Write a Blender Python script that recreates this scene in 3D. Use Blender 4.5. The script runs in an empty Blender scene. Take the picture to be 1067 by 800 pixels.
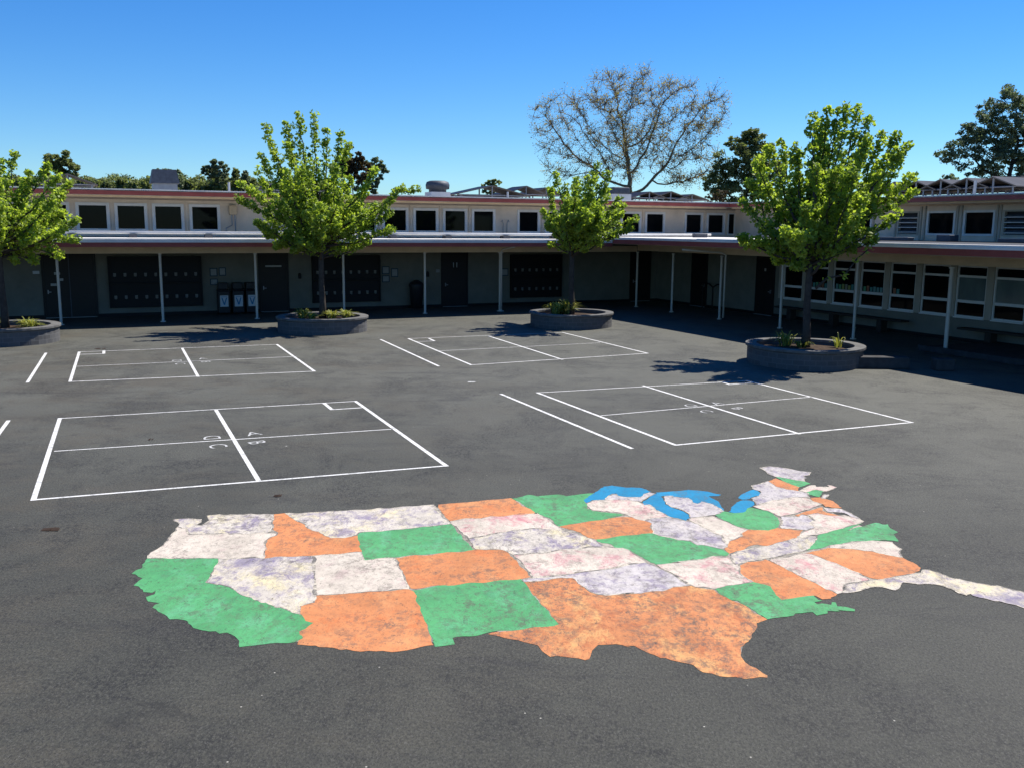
import bpy, bmesh, math, random
import numpy as np
from mathutils import Vector, Matrix
from mathutils.geometry import delaunay_2d_cdt

# ------------------------------------------------------------------ basics
S = bpy.context.scene
COL = S.collection
W_PX, H_PX = 1067.0, 800.0
FPX, PITCH, ROLL, CAMH = 970.06, 0.165206, 0.007948, 3.75
ANG = 0.4252006817
CX, CY = 6.77715254, 46.0185038
E1 = np.array([math.cos(ANG), math.sin(ANG)]); E2 = np.array([E1[1], -E1[0]])
cp, sp_, cr, sr = math.cos(PITCH), math.sin(PITCH), math.cos(ROLL), math.sin(ROLL)
VF = np.array([0, cp, -sp_]); _U = np.array([0, sp_, cp]); _R = np.array([1.0, 0, 0])
VR = cr*_R + sr*_U; VU = -sr*_R + cr*_U
CAM = np.array([0, 0, CAMH])
def ray(x, y): return VF + VR*((x-W_PX/2)/FPX) - VU*((y-H_PX/2)/FPX)
def ground(x, y, z=0.0):
    d = ray(x, y); k = (z-CAMH)/d[2]; return (CAM + d*k)
def depth_of(P): return float((np.array(P)-CAM) @ VF)
def at(x, y, depth): return CAM + ray(x, y)*depth
def wuv(u, v, z=0.0): return np.array([CX+u*E1[0]+v*E2[0], CY+u*E1[1]+v*E2[1], z])

# ------------------------------------------------------------------ materials
class NT:
    def __init__(s, name):
        s.m = bpy.data.materials.new(name); s.m.use_nodes = True
        s.t = s.m.node_tree; s.n = s.t.nodes; s.b = s.n['Principled BSDF']; s.out = s.n['Material Output']
    def add(s, typ, **kw):
        n = s.n.new(typ)
        for k, v in kw.items(): setattr(n, k, v)
        return n
    def link(s, a, b): s.t.links.new(a, b)
    def coord(s, scale=(1, 1, 1), kind='Object', rot=(0, 0, 0)):
        c = s.add('ShaderNodeTexCoord'); m = s.add('ShaderNodeMapping')
        m.inputs['Scale'].default_value = scale; m.inputs['Rotation'].default_value = rot
        s.link(c.outputs[kind], m.inputs[0]); return m.outputs[0]
    def noise(s, vec, scale, detail=4, rough=.55, dist=0):
        n = s.add('ShaderNodeTexNoise'); n.inputs['Scale'].default_value = scale
        n.inputs['Detail'].default_value = detail; n.inputs['Roughness'].default_value = rough
        n.inputs['Distortion'].default_value = dist
        if vec is not None: s.link(vec, n.inputs['Vector'])
        return n.outputs['Fac']
    def ramp(s, fac, a, b, ca=(0, 0, 0, 1), cb=(1, 1, 1, 1)):
        r = s.add('ShaderNodeValToRGB'); e = r.color_ramp.elements
        e[0].position = a; e[0].color = ca; e[1].position = b; e[1].color = cb
        s.link(fac, r.inputs[0]); return r.outputs[0]
    def mix(s, fac, a, b):
        m = s.add('ShaderNodeMix', data_type='RGBA')
        for sock, v in ((m.inputs[0], fac), (m.inputs[6], a), (m.inputs[7], b)):
            if isinstance(v, bpy.types.NodeSocket): s.link(v, sock)
            elif isinstance(v, (int, float)): sock.default_value = v
            else: sock.default_value = (*v[:3], 1)
        return m.outputs[2]
    def math(s, op, a, b=0.0):
        m = s.add('ShaderNodeMath', operation=op)
        for sock, v in ((m.inputs[0], a), (m.inputs[1], b)):
            if isinstance(v, bpy.types.NodeSocket): s.link(v, sock)
            else: sock.default_value = v
        return m.outputs[0]
    def bump(s, h, strength=.3, dist=.02):
        b = s.add('ShaderNodeBump'); b.inputs['Strength'].default_value = strength; b.inputs['Distance'].default_value = dist
        s.link(h, b.inputs['Height']); s.link(b.outputs[0], s.b.inputs['Normal'])

def paintmat(name, col, rough=.6, dirt=.12, metal=0.0, scale=3.0, spec=.35, streak=False):
    t = NT(name); v = t.coord((1, 1, .25 if streak else 1))
    f = t.noise(v, scale, 5, .6)
    dk = tuple(c*(1-dirt*2.2) for c in col); lt = tuple(min(1, c*(1+dirt*.6)) for c in col)
    c1 = t.ramp(f, .3, .7, (*dk, 1), (*lt, 1))
    f2 = t.noise(t.coord((1, 1, 1)), scale*14, 3)
    c2 = t.mix(t.math('MULTIPLY', f2, .22), c1, tuple(c*.6 for c in col))
    t.link(c2, t.b.inputs['Base Color'])
    t.b.inputs['Roughness'].default_value = rough; t.b.inputs['Metallic'].default_value = metal
    t.b.inputs['Specular IOR Level'].default_value = spec
    t.bump(f2, .15, .004)
    return t.m
def flat(name, col, rough=.6, spec=.3, metal=0.0):
    return paintmat(name, col, rough, .06, metal, 5.0, spec)

M = {}
def mk_asphalt():
    t = NT('asphalt')
    v = t.coord((1, .62, 1)); vi = t.coord()
    big = t.noise(vi, .16, 5, .6, .4)
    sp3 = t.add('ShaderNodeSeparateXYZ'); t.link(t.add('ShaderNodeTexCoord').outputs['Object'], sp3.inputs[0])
    # grazing-angle sheen painted as a paler far colour, plus darker surfacing under the map
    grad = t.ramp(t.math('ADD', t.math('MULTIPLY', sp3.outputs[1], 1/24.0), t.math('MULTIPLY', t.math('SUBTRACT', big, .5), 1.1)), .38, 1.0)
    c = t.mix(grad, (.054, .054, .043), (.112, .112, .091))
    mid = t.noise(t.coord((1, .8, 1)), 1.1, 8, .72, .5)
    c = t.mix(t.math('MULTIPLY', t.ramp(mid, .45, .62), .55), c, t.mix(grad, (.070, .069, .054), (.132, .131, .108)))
    dust = t.noise(t.coord((.6, .8, 1), rot=(0, 0, .4)), .45, 8, .75)
    side = t.ramp(t.math('ADD', t.math('MULTIPLY', sp3.outputs[0], -.07), .5), .3, .9)
    c = t.mix(t.math('MULTIPLY', t.math('MULTIPLY', t.ramp(dust, .47, .60), side), .6), c, (.088, .076, .054))
    gd = t.ramp(t.noise(v, 20, 6, .9), .46, .54)
    d2 = t.noise(t.coord((1, .8, 1)), .55, 8, .8, .4)
    c = t.mix(t.math('MULTIPLY', t.math('MULTIPLY', t.ramp(d2, .47, .60), gd), .9), c, (.016, .016, .015))
    stain = t.noise(t.coord((.5, 2.2, 1), rot=(0, 0, -.35)), .7, 6, .7, 1.2)
    c = t.mix(t.math('MULTIPLY', t.ramp(stain, .55, .68), .5), c, (.030, .029, .028))
    g = t.noise(v, 48, 3, .85)
    c = t.mix(t.math('MULTIPLY', t.ramp(g, .49, .57), .62), c, (.018, .018, .018))
    c = t.mix(t.math('MULTIPLY', t.ramp(t.noise(v, 38, 6, .92), .525, .57), .5), c, (.016, .016, .015))
    lt = t.noise(t.coord((1, .62, 1), rot=(0, 0, .2)), 46, 5, .92)
    c = t.mix(t.math('MULTIPLY', t.ramp(lt, .545, .60), .55), c, (.13, .125, .112))
    for sc, th, r0, r1, colr, ch in ((8, .90, .03, .08, (.40, .38, .33), 0), (3.1, .80, .02, .06, (.012, .011, .010), 1), (1.3, .88, .012, .03, (.45, .44, .40), 0)):
        vo = t.add('ShaderNodeTexVoronoi'); vo.inputs['Scale'].default_value = sc; t.link(vi, vo.inputs['Vector'])
        k = t.ramp(vo.outputs['Distance'], r0, r1, (1, 1, 1, 1), (0, 0, 0, 1))
        sel = t.add('ShaderNodeSeparateColor'); t.link(vo.outputs['Color'], sel.inputs[0])
        c = t.mix(t.math('MULTIPLY', k, t.math('GREATER_THAN', sel.outputs[ch], th)), c, colr)
    nn = t.add('ShaderNodeTexNoise'); nn.inputs['Scale'].default_value = .9; nn.inputs['Detail'].default_value = 8; nn.inputs['Roughness'].default_value = .7; t.link(vi, nn.inputs['Vector'])
    for sc, wd, st, lo in ((.21, .005, .5, .52), (.13, .004, .55, .5)):
        w = t.add('ShaderNodeVectorMath', operation='MULTIPLY_ADD'); t.link(nn.outputs['Color'], w.inputs[0]); w.inputs[1].default_value = (1.7, 1.7, 0); t.link(vi, w.inputs[2])
        v2 = t.add('ShaderNodeTexVoronoi', feature='DISTANCE_TO_EDGE'); v2.inputs['Scale'].default_value = sc; t.link(w.outputs[0], v2.inputs['Vector'])
        ck = t.ramp(v2.outputs['Distance'], .0, wd, (1, 1, 1, 1), (0, 0, 0, 1))
        msk = t.ramp(t.noise(vi, .35+sc, 3), lo, lo+.1)
        c = t.mix(t.math('MULTIPLY', t.math('MULTIPLY', ck, msk), st), c, (.018, .018, .017))
    t.link(c, t.b.inputs['Base Color']); t.b.inputs['Roughness'].default_value = .75
    t.b.inputs['Specular IOR Level'].default_value = .25
    t.bump(g, .8, .007)
    return t.m
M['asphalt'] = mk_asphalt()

def mk_state(name, base, stain, stain_amt, scuff, under=(.50, .46, .40), seed=0.0, blotch=None):
    t = NT(name)
    off = (seed*13.7, seed*7.1, 0)
    def cv(sc, r=0.0):
        c = t.add('ShaderNodeTexCoord'); m = t.add('ShaderNodeMapping'); m.inputs['Scale'].default_value = sc
        m.inputs['Location'].default_value = off; m.inputs['Rotation'].default_value = (0, 0, r); t.link(c.outputs['Object'], m.inputs[0]); return m.outputs[0]
    c = t.mix(t.ramp(t.noise(cv((1, .8, 1)), 1.3, 6, .65, .3), .36, .64), tuple(x*.84 for x in base), tuple(min(1, x*1.10) for x in base))
    wn = t.noise(cv((1, .7, 1), .5), 2.0, 9, .78, .4)
    c = t.mix(t.math('MULTIPLY', t.ramp(wn, .50, .60), .6*min(1, stain_amt+.2)), c, under)
    br = t.noise(cv((1, .75, 1)), 3.4, 9, .82, .4)
    c = t.mix(t.math('MULTIPLY', t.ramp(br, .56-.07*stain_amt, .64-.05*stain_amt), min(1, .3+stain_amt*.55)), c, stain)
    if blotch:
        bl = t.noise(cv((1, .6, 1)), .8, 7, .65, .4)
        c = t.mix(t.math('MULTIPLY', t.ramp(bl, .60, .66), .6), c, blotch)
    # dirt ground into the paint, gathered in patches
    patch = t.ramp(t.noise(cv((1, .7, 1), 1.0), 1.0, 6, .7, .4), .44-.1*scuff, .66-.08*scuff)
    sc = t.noise(cv((1, .8, 1)), 7, 9, .9, .2)
    c = t.mix(t.math('MULTIPLY', t.math('MULTIPLY', t.ramp(sc, .51-.02*scuff, .55), patch), .5+.3*scuff), c, (.10, .088, .074))
    fine = t.noise(cv((1, .5, 1)), 17, 8, .95)
    c = t.mix(t.math('MULTIPLY', t.ramp(fine, .525, .575), .22+.22*scuff), c, tuple(x*.42+.015 for x in stain))
    pin = t.noise(cv((1, .55, 1), .3), 14, 8, .95)
    c = t.mix(t.math('MULTIPLY', t.ramp(pin, .585-.02*scuff, .61-.02*scuff), .85), c, (.05, .047, .043))
    t.link(c, t.b.inputs['Base Color']); t.b.inputs['Roughness'].default_value = .8
    t.b.inputs['Specular IOR Level'].default_value = .2
    t.bump(fine, .4, .004)
    return t.m
GR, OR, WH, BL = (.078, .305, .118), (.52, .205, .082), (.54, .475, .39), (.012, .20, .36)
PUR, PINK, YEL = (.12, .10, .20), (.50, .13, .17), (.58, .52, .30)
def state_mat(kind, seed):
    if kind == 'g': return mk_state('green_paint', GR, (.055, .22, .10), .5, .65, (.13, .40, .22), seed)
    if kind == 'o': return mk_state('orange_paint', OR, (.52, .15, .05), .5, .6, (.60, .30, .13), seed)
    if kind == 'O': return mk_state('worn_orange_paint', OR, (.37, .12, .05), .85, 1.1, (.62, .36, .14), seed)
    if kind == 'w': return mk_state('white_paint', WH, (.44, .33, .30), .55, .5, (.60, .54, .45), seed)
    if kind == 'k': return mk_state('pink_white_paint', WH, (.46, .22, .23), .9, .5, (.60, .54, .46), seed, PINK)
    if kind == 'p': return mk_state('purple_white_paint', (.52, .47, .40), (.20, .165, .25), .95, .65, (.66, .57, .30), seed, PUR)
    if kind == 'q': return mk_state('grey_white_paint', (.48, .44, .42), (.22, .185, .25), .95, .65, (.52, .46, .40), seed)
    if kind == 'b': return mk_state('blue_paint', BL, (.004, .15, .33), .3, .15, (.01, .24, .48), seed)

def mk_line():
    t = NT('white_line_paint'); v = t.coord()
    g = t.noise(v, 6, 8, .85); g2 = t.noise(v, 45, 4, .85)
    c = t.mix(t.ramp(g, .50, .62), (.70, .69, .66), (.30, .30, .285))
    c = t.mix(t.math('MULTIPLY', t.ramp(g2, .5, .58), .45), c, (.13, .13, .125))
    t.link(c, t.b.inputs['Base Color']); t.b.inputs['Roughness'].default_value = .7; return t.m
def mk_thin():
    t = NT('thin_line_paint'); v = t.coord()
    g = t.noise(v, 5, 6, .7); g2 = t.noise(v, 60, 3, .7)
    c = t.mix(t.ramp(g, .42, .7), (.70, .70, .67), (.30, .30, .29))
    c = t.mix(t.math('MULTIPLY', t.ramp(g2, .5, .65), .4), c, (.15, .15, .15))
    t.link(c, t.b.inputs['Base Color']); t.b.inputs['Roughness'].default_value = .75; return t.m
M['line'] = mk_line(); M['thin'] = mk_thin()
def mk_letter():
    t = NT('faded_letter_paint'); n = t.noise(t.coord(), 14, 6, .9)
    t.link(t.ramp(n, .42, .58, (.56, .56, .54, 1), (.20, .20, .19, 1)), t.b.inputs['Base Color']); t.b.inputs['Roughness'].default_value = .85
    return t.m
M['letter'] = mk_letter()
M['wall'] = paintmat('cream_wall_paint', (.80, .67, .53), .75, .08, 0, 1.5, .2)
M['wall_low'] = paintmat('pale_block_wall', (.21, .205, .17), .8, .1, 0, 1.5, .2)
M['beam'] = paintmat('tan_beam_paint', (.64, .49, .32), .7, .08, 0, 2, .2)
M['soffit'] = paintmat('soffit_paint', (.40, .33, .26), .8, .08, 0, 2, .2)
M['red'] = paintmat('red_fascia_paint', (.32, .075, .062), .6, .1, 0, 2, .3)
M['roofwhite'] = paintmat('white_roof_membrane', (.82, .79, .74), .6, .1, 0, .9, .3)
M['rooftop'] = paintmat('grey_roof_gravel', (.42, .40, .38), .85, .15, 0, 2, .2)
M['roofdark'] = paintmat('dark_roof_top', (.06, .065, .075), .85, .15, 0, 2, .2)
M['post'] = paintmat('cream_post_paint', (.62, .58, .50), .55, .05, 0, 2, .3)
M['frame'] = paintmat('window_frame_paint', (.78, .77, .74), .5, .05, 0, 3, .3)
M['mull'] = paintmat('mullion_paint', (.47, .42, .34), .6, .06, 0, 3, .3)
M['door'] = flat('dark_door_paint', (.018, .016, .016), .5)
M['black'] = flat('black_board', (.010, .010, .011), .6)
M['pale'] = flat('pale_metal', (.45, .45, .43), .5)
M['signwhite'] = flat('sign_white', (.62, .66, .68), .5)
M['signblue'] = flat('sign_blue', (.04, .22, .42), .5)
M['bin'] = flat('dark_bin_plastic', (.022, .024, .028), .45)
M['concrete'] = paintmat('grey_concrete', (.34, .34, .33), .85, .15, 0, 4, .2)
M['bench'] = paintmat('dark_bench_wood', (.05, .042, .036), .7, .15, 0, 5, .2)
M['galv'] = paintmat('galvanised_metal', (.36, .37, .39), .5, .1, .5, 4, .4)
M['ventdark'] = paintmat('weathered_vent_metal', (.10, .11, .13), .6, .15, .3, 6, .3)
M['pvc'] = paintmat('white_pipe', (.62, .63, .64), .45, .06, 0, 3, .4)
M['bark'] = paintmat('grey_brown_bark', (.075, .062, .052), .9, .2, 0, 9, .1)
M['barkdark'] = paintmat('dark_bark', (.045, .038, .032), .9, .2, 0, 5, .1)
M['barkpale'] = paintmat('mottled_pale_bark', (.26, .20, .125), .9, .25, 0, 3, .1)
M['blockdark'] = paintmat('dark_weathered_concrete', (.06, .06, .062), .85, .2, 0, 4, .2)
M['concrete2'] = paintmat('coping_concrete', (.15, .147, .14), .85, .2, 0, 4, .2)
M['soil'] = paintmat('mulch_soil', (.075, .052, .036), .95, .3, 0, 14, .1)
M['hill'] = paintmat('scrubby_hillside', (.07, .07, .035), .95, .3, 0, .08, .1)
M['leafdry'] = flat('dry_brown_leaf', (.05, .03, .018), .8)
def mk_glass():
    t = NT('dark_window_glass'); t.b.inputs['Base Color'].default_value = (.004, .005, .006, 1)
    t.b.inputs['Roughness'].default_value = .04; t.b.inputs['Specular IOR Level'].default_value = .10
    n = t.noise(t.coord(), 1.2, 2); t.bump(n, .06, .02); return t.m
M['glass'] = mk_glass()
def mk_board():
    t = NT('blind_behind_glass'); n = t.noise(t.coord((1, 1, .6)), 1.5, 4)
    t.link(t.ramp(n, .3, .7, (.10, .14, .14, 1), (.17, .22, .21, 1)), t.b.inputs['Base Color']); t.b.inputs['Roughness'].default_value = .1
    return t.m
M['blind'] = mk_board()
def mk_panel():
    t = NT('solar_panel_face'); br = t.add('ShaderNodeTexBrick'); br.offset = 0
    br.inputs['Color1'].default_value = (.012, .016, .03, 1); br.inputs['Color2'].default_value = (.016, .02, .036, 1)
    br.inputs['Mortar'].default_value = (.06, .06, .065, 1); br.inputs['Scale'].default_value = 1.0
    br.inputs['Mortar Size'].default_value = .012; br.inputs['Brick Width'].default_value = 1.0; br.inputs['Row Height'].default_value = .9
    t.link(t.coord(), br.inputs['Vector']); t.link(br.outputs[0], t.b.inputs['Base Color']); t.b.inputs['Roughness'].default_value = .5
    return t.m
M['panel'] = mk_panel(); M['panel'].node_tree.nodes['Principled BSDF'].inputs['Specular IOR Level'].default_value = .05
def mk_brick():
    t = NT('planter_block'); br = t.add('ShaderNodeTexBrick')
    br.inputs['Color1'].default_value = (.11, .11, .112, 1); br.inputs['Color2'].default_value = (.07, .07, .072, 1)
    br.inputs['Mortar'].default_value = (.13, .13, .13, 1); br.inputs['Scale'].default_value = 1.0
    br.inputs['Mortar Size'].default_value = .012; br.inputs['Brick Width'].default_value = .3; br.inputs['Row Height'].default_value = .14
    uv = t.add('ShaderNodeUVMap'); t.link(uv.outputs[0], br.inputs['Vector'])
    n = t.noise(t.coord(), 6, 5)
    t.link(t.mix(t.math('MULTIPLY', n, .5), br.outputs[0], (.05, .05, .052)), t.b.inputs['Base Color']); t.b.inputs['Roughness'].default_value = .85
    t.bump(br.outputs['Fac'], -.4, .01); return t.m
M['block'] = mk_brick()
def mk_leaf(name, c1, c2, trans=.45, tc=None):
    t = NT(name); t.n.remove(t.b)
    at_ = t.add('ShaderNodeAttribute'); at_.attribute_name = 'tone'
    col = t.ramp(at_.outputs['Fac'], 0, 1, (*c1, 1), (*c2, 1))
    d = t.add('ShaderNodeBsdfDiffuse'); t.link(col, d.inputs['Color'])
    tr = t.add('ShaderNodeBsdfTranslucent')
    k = tc or (1.5, 1.35, .55)
    mm = t.add('ShaderNodeMix', data_type='RGBA', blend_type='MULTIPLY'); mm.inputs[0].default_value = 1
    t.link(col, mm.inputs[6]); mm.inputs[7].default_value = (*k, 1); t.link(mm.outputs[2], tr.inputs['Color'])
    mx = t.add('ShaderNodeMixShader'); mx.inputs[0].default_value = trans
    t.link(d.outputs[0], mx.inputs[1]); t.link(tr.outputs[0], mx.inputs[2])
    gl = t.add('ShaderNodeBsdfGlossy'); gl.inputs['Roughness'].default_value = .5; gl.inputs['Color'].default_value = (.5, .5, .5, 1)
    m2 = t.add('ShaderNodeMixShader'); m2.inputs[0].default_value = .04
    t.link(mx.outputs[0], m2.inputs[1]); t.link(gl.outputs[0], m2.inputs[2])
    t.link(m2.outputs[0], t.out.inputs[0]); return t.m
M['leaf'] = mk_leaf('spring_leaf', (.13, .21, .03), (.46, .57, .10), .62, (1.3, 1.3, .6))
M['leafdark'] = mk_leaf('dark_evergreen_leaf', (.09, .12, .05), (.25, .29, .11), .5, (1.2, 1.2, .7))
M['leafblue'] = mk_leaf('blue_green_leaf', (.08, .11, .06), (.23, .27, .15), .4, (1.1, 1.2, .8))
M['leafbrown'] = mk_leaf('brownish_leaf', (.05, .035, .02), (.10, .08, .04), .25)
M['leaftan'] = mk_leaf('sparse_tan_leaf', (.20, .17, .085), (.36, .34, .17), .5)
M['lily'] = mk_leaf('strappy_leaf', (.10, .15, .03), (.42, .42, .12), .35)

# ------------------------------------------------------------------ mesh helpers
class MB:
    def __init__(s): s.v = []; s.f = []; s.mi = []; s.uv = None
    def quad(s, a, b, c, d, m=0):
        i = len(s.v); s.v += [tuple(a), tuple(b), tuple(c), tuple(d)]; s.f.append((i, i+1, i+2, i+3)); s.mi.append(m)
    def poly(s, pts, m=0):
        i = len(s.v); s.v += [tuple(p) for p in pts]; s.f.append(tuple(range(i, i+len(pts)))); s.mi.append(m)
    def box(s, x0, x1, y0, y1, z0, z1, m=0):
        if x0 > x1: x0, x1 = x1, x0
        if y0 > y1: y0, y1 = y1, y0
        i = len(s.v)
        s.v += [(x0, y0, z0), (x1, y0, z0), (x1, y1, z0), (x0, y1, z0), (x0, y0, z1), (x1, y0, z1), (x1, y1, z1), (x0, y1, z1)]
        for f in ((3, 2, 1, 0), (4, 5, 6, 7), (0, 1, 5, 4), (1, 2, 6, 5), (2, 3, 7, 6), (3, 0, 4, 7)):
            s.f.append(tuple(i+k for k in f)); s.mi.append(m)
    def prism(s, pts, z0, z1, m=0, mtop=None):
        n = len(pts); i = len(s.v)
        s.v += [(p[0], p[1], z0) for p in pts] + [(p[0], p[1], z1) for p in pts]
        s.f.append(tuple(i+k for k in reversed(range(n)))); s.mi.append(m)
        s.f.append(tuple(i+n+k for k in range(n))); s.mi.append(m if mtop is None else mtop)
        for k in range(n):
            s.f.append((i+k, i+(k+1) % n, i+n+(k+1) % n, i+n+k)); s.mi.append(m)
    def tube(s, pts, rad, n=6, m=0, cap=True):
        pts = [Vector(p) for p in pts]
        if not hasattr(rad, '__len__'): rad = [rad]*len(pts)
        base = len(s.v); prev = None
        for k, p in enumerate(pts):
            t = (pts[min(k+1, len(pts)-1)]-pts[max(k-1, 0)])
            t = t.normalized() if t.length > 1e-9 else Vector((0, 0, 1))
            if prev is None:
                a = t.orthogonal().normalized()
            else:
                a = prev - t*prev.dot(t); a = a.normalized() if a.length > 1e-6 else t.orthogonal().normalized()
            prev = a; b = t.cross(a)
            for j in range(n):
                th = 2*math.pi*j/n; q = p+(a*math.cos(th)+b*math.sin(th))*rad[k]; s.v.append(tuple(q))
        for k in range(len(pts)-1):
            for j in range(n):
                s.f.append((base+k*n+j, base+k*n+(j+1) % n, base+(k+1)*n+(j+1) % n, base+(k+1)*n+j)); s.mi.append(m)
        if cap:
            s.f.append(tuple(base+j for j in reversed(range(n)))); s.mi.append(m)
            s.f.append(tuple(base+(len(pts)-1)*n+j for j in range(n))); s.mi.append(m)
    def lathe(s, prof, n=24, c=(0, 0, 0), m=0, fn=None):
        base = len(s.v)
        for r, z in prof:
            for j in range(n):
                th = 2*math.pi*j/n; k = fn(th) if fn else 1
                s.v.append((c[0]+r*k*math.cos(th), c[1]+r*k*math.sin(th), c[2]+z))
        for i in range(len(prof)-1):
            for j in range(n):
                s.f.append((base+i*n+j, base+i*n+(j+1) % n, base+(i+1)*n+(j+1) % n, base+(i+1)*n+j)); s.mi.append(m)
    def build(s, name, mats, parent=None, loc=None, rotz=0.0, bevel=0, smooth=False):
        me = bpy.data.meshes.new(name)
        if not isinstance(mats, (list, tuple)): mats = [mats]
        me.from_pydata(s.v, [], s.f)
        for m_ in mats: me.materials.append(m_)
        if len(mats) > 1: me.polygons.foreach_set('material_index', s.mi)
        if smooth: me.polygons.foreach_set('use_smooth', [True]*len(me.polygons))
        me.update()
        o = bpy.data.objects.new(name, me); COL.objects.link(o)
        if parent: o.parent = parent
        if loc is not None: o.location = tuple(loc)
        o.rotation_euler = (0, 0, rotz)
        if bevel:
            b = o.modifiers.new('bevel', 'BEVEL'); b.width = bevel; b.segments = 2; b.limit_method = 'ANGLE'
        return o
def tag(o, label=None, cat=None, group=None, kind=None):
    if label: o['label'] = label
    if cat: o['category'] = cat
    if group: o['group'] = group
    if kind: o['kind'] = kind
    return o
def empty(name, loc=(0, 0, 0), rz=0.0):
    o = bpy.data.objects.new(name, None); COL.objects.link(o); o.location = tuple(loc); o.rotation_euler = (0, 0, rz)
    o.empty_display_size = .3
    return o
def cards(name, P, size, tone, mat, parent=None, loc=(0, 0, 0), seed=0, up=.35, jit=.35, flatten=1.0):
    """a cloud of small folded leaf faces (numpy arrays of centres, sizes, tones)"""
    rng = np.random.default_rng(seed); n = len(P)
    P = np.asarray(P)-np.array(loc)
    nrm = rng.normal(size=(n, 3)); nrm[:, 2] = np.abs(nrm[:, 2])*flatten+up; nrm /= np.linalg.norm(nrm, axis=1)[:, None]
    t = rng.normal(size=(n, 3)); t -= nrm*(t*nrm).sum(1)[:, None]; t /= np.linalg.norm(t, axis=1)[:, None]
    b = np.cross(nrm, t)
    s = np.asarray(size)[:, None]*(1+rng.uniform(-jit, jit, (n, 1)))
    w = s*rng.uniform(.55, .85, (n, 1))
    V = np.empty((n, 5, 3))
    V[:, 0] = P-t*s*.5; V[:, 1] = P-t*s*.05+b*w*.5-nrm*s*.10; V[:, 2] = P+t*s*.55-nrm*s*.12
    V[:, 3] = P-t*s*.05-b*w*.5-nrm*s*.10; V[:, 4] = P+nrm*s*.06
    idx = np.arange(n)[:, None]*5
    F = np.concatenate([idx+np.array([[0, 1, 4]]), idx+np.array([[1, 2, 4]]), idx+np.array([[2, 3, 4]]), idx+np.array([[3, 0, 4]])], 1).reshape(-1)
    me = bpy.data.meshes.new(name); nf = n*4
    me.vertices.add(n*5); me.vertices.foreach_set('co', V.reshape(-1))
    me.loops.add(nf*3); me.loops.foreach_set('vertex_index', F.astype(np.int32))
    me.polygons.add(nf); me.polygons.foreach_set('loop_start', np.arange(0, nf*3, 3, dtype=np.int32))
    me.polygons.foreach_set('loop_total', np.full(nf, 3, dtype=np.int32))
    a = me.attributes.new('tone', 'FLOAT', 'FACE'); a.data.foreach_set('value', np.repeat(np.asarray(tone, dtype=np.float32), 4))
    me.materials.append(mat); me.update(calc_edges=True); me.validate()
    o = bpy.data.objects.new(name, me); COL.objects.link(o)
    if parent: o.parent = parent
    return o

# ------------------------------------------------------------------ world, sun, camera
SUN_H = 0.68*E1 - 0.17*E2
SUN_DIR = Vector((SUN_H[0], SUN_H[1], 1.0)).normalized()
S.world = bpy.data.worlds.new('World'); S.world.use_nodes = True
wn = S.world.node_tree; bg = wn.nodes['Background']
sky = wn.nodes.new('ShaderNodeTexSky'); sky.sky_type = 'NISHITA'; sky.sun_disc = False
sky.sun_elevation = math.asin(SUN_DIR.z); sky.sun_rotation = math.atan2(SUN_DIR.x, SUN_DIR.y)
sky.altitude = 0; sky.air_density = 1.0; sky.dust_density = .0; sky.ozone_density = 4.0
hs = wn.nodes.new('ShaderNodeHueSaturation'); hs.inputs['Saturation'].default_value = 1.32; hs.inputs['Hue'].default_value = .503
wn.links.new(sky.outputs[0], hs.inputs['Color']); 
tint = wn.nodes.new('ShaderNodeMix'); tint.data_type = 'RGBA'; tint.blend_type = 'MULTIPLY'; tint.inputs[0].default_value = 1
tint.inputs[7].default_value = (.64, .90, 1.15, 1); wn.links.new(hs.outputs[0], tint.inputs[6]); wn.links.new(tint.outputs[2], bg.inputs[0])
bg.inputs[1].default_value = .08
sl = bpy.data.lights.new('sun', 'SUN'); sl.energy = 5.0; sl.angle = math.radians(.5); sl.color = (1, .95, .87)
so = bpy.data.objects.new('sun', sl); COL.objects.link(so)
so.rotation_euler = SUN_DIR.to_track_quat('Z', 'Y').to_euler(); so.location = (30, 30, 40)
cam = bpy.data.cameras.new('camera'); co = bpy.data.objects.new('camera', cam); COL.objects.link(co)
cam.sensor_width = 36; cam.sensor_fit = 'HORIZONTAL'; cam.lens = 36*FPX/W_PX; cam.clip_end = 3000; cam.clip_start = .1
mw = Matrix(((VR[0], VU[0], -VF[0], 0), (VR[1], VU[1], -VF[1], 0), (VR[2], VU[2], -VF[2], CAMH), (0, 0, 0, 1)))
co.matrix_world = mw; S.camera = co
S.view_settings.view_transform = 'Standard'; S.view_settings.look = 'None'; S.view_settings.gamma = 1
S.view_settings.exposure = .62; S.view_settings.use_curve_mapping = False
S.render.engine = 'CYCLES'; S.cycles.max_bounces = 6; S.cycles.diffuse_bounces = 3; S.cycles.transparent_max_bounces = 8

# ------------------------------------------------------------------ ground and hill
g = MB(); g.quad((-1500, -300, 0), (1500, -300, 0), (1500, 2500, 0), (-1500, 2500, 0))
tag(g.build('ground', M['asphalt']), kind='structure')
def hill():
    b = MB(); nx, ny = 60, 16; random.seed(5)
    for j in range(ny+1):
        for i in range(nx+1):
            x = -230+i*(230)/nx; y = 120+j*(240)/ny
            k = math.sin(min(1, j/(ny*.8))*math.pi/2)
            side = max(0, min(1, (-x-8)/70.0))
            h = (9.5+2.5*math.sin(x*.045+.6)+1.2*math.sin(x*.13))*side*k+random.uniform(-.2, .2)-.3
            b.v.append((x, y, h))
    for j in range(ny):
        for i in range(nx):
            a = j*(nx+1)+i; b.f.append((a, a+1, a+nx+2, a+nx+1)); b.mi.append(0)
    return tag(b.build('hill', M['hill'], smooth=True), kind='structure')
hill()

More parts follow.
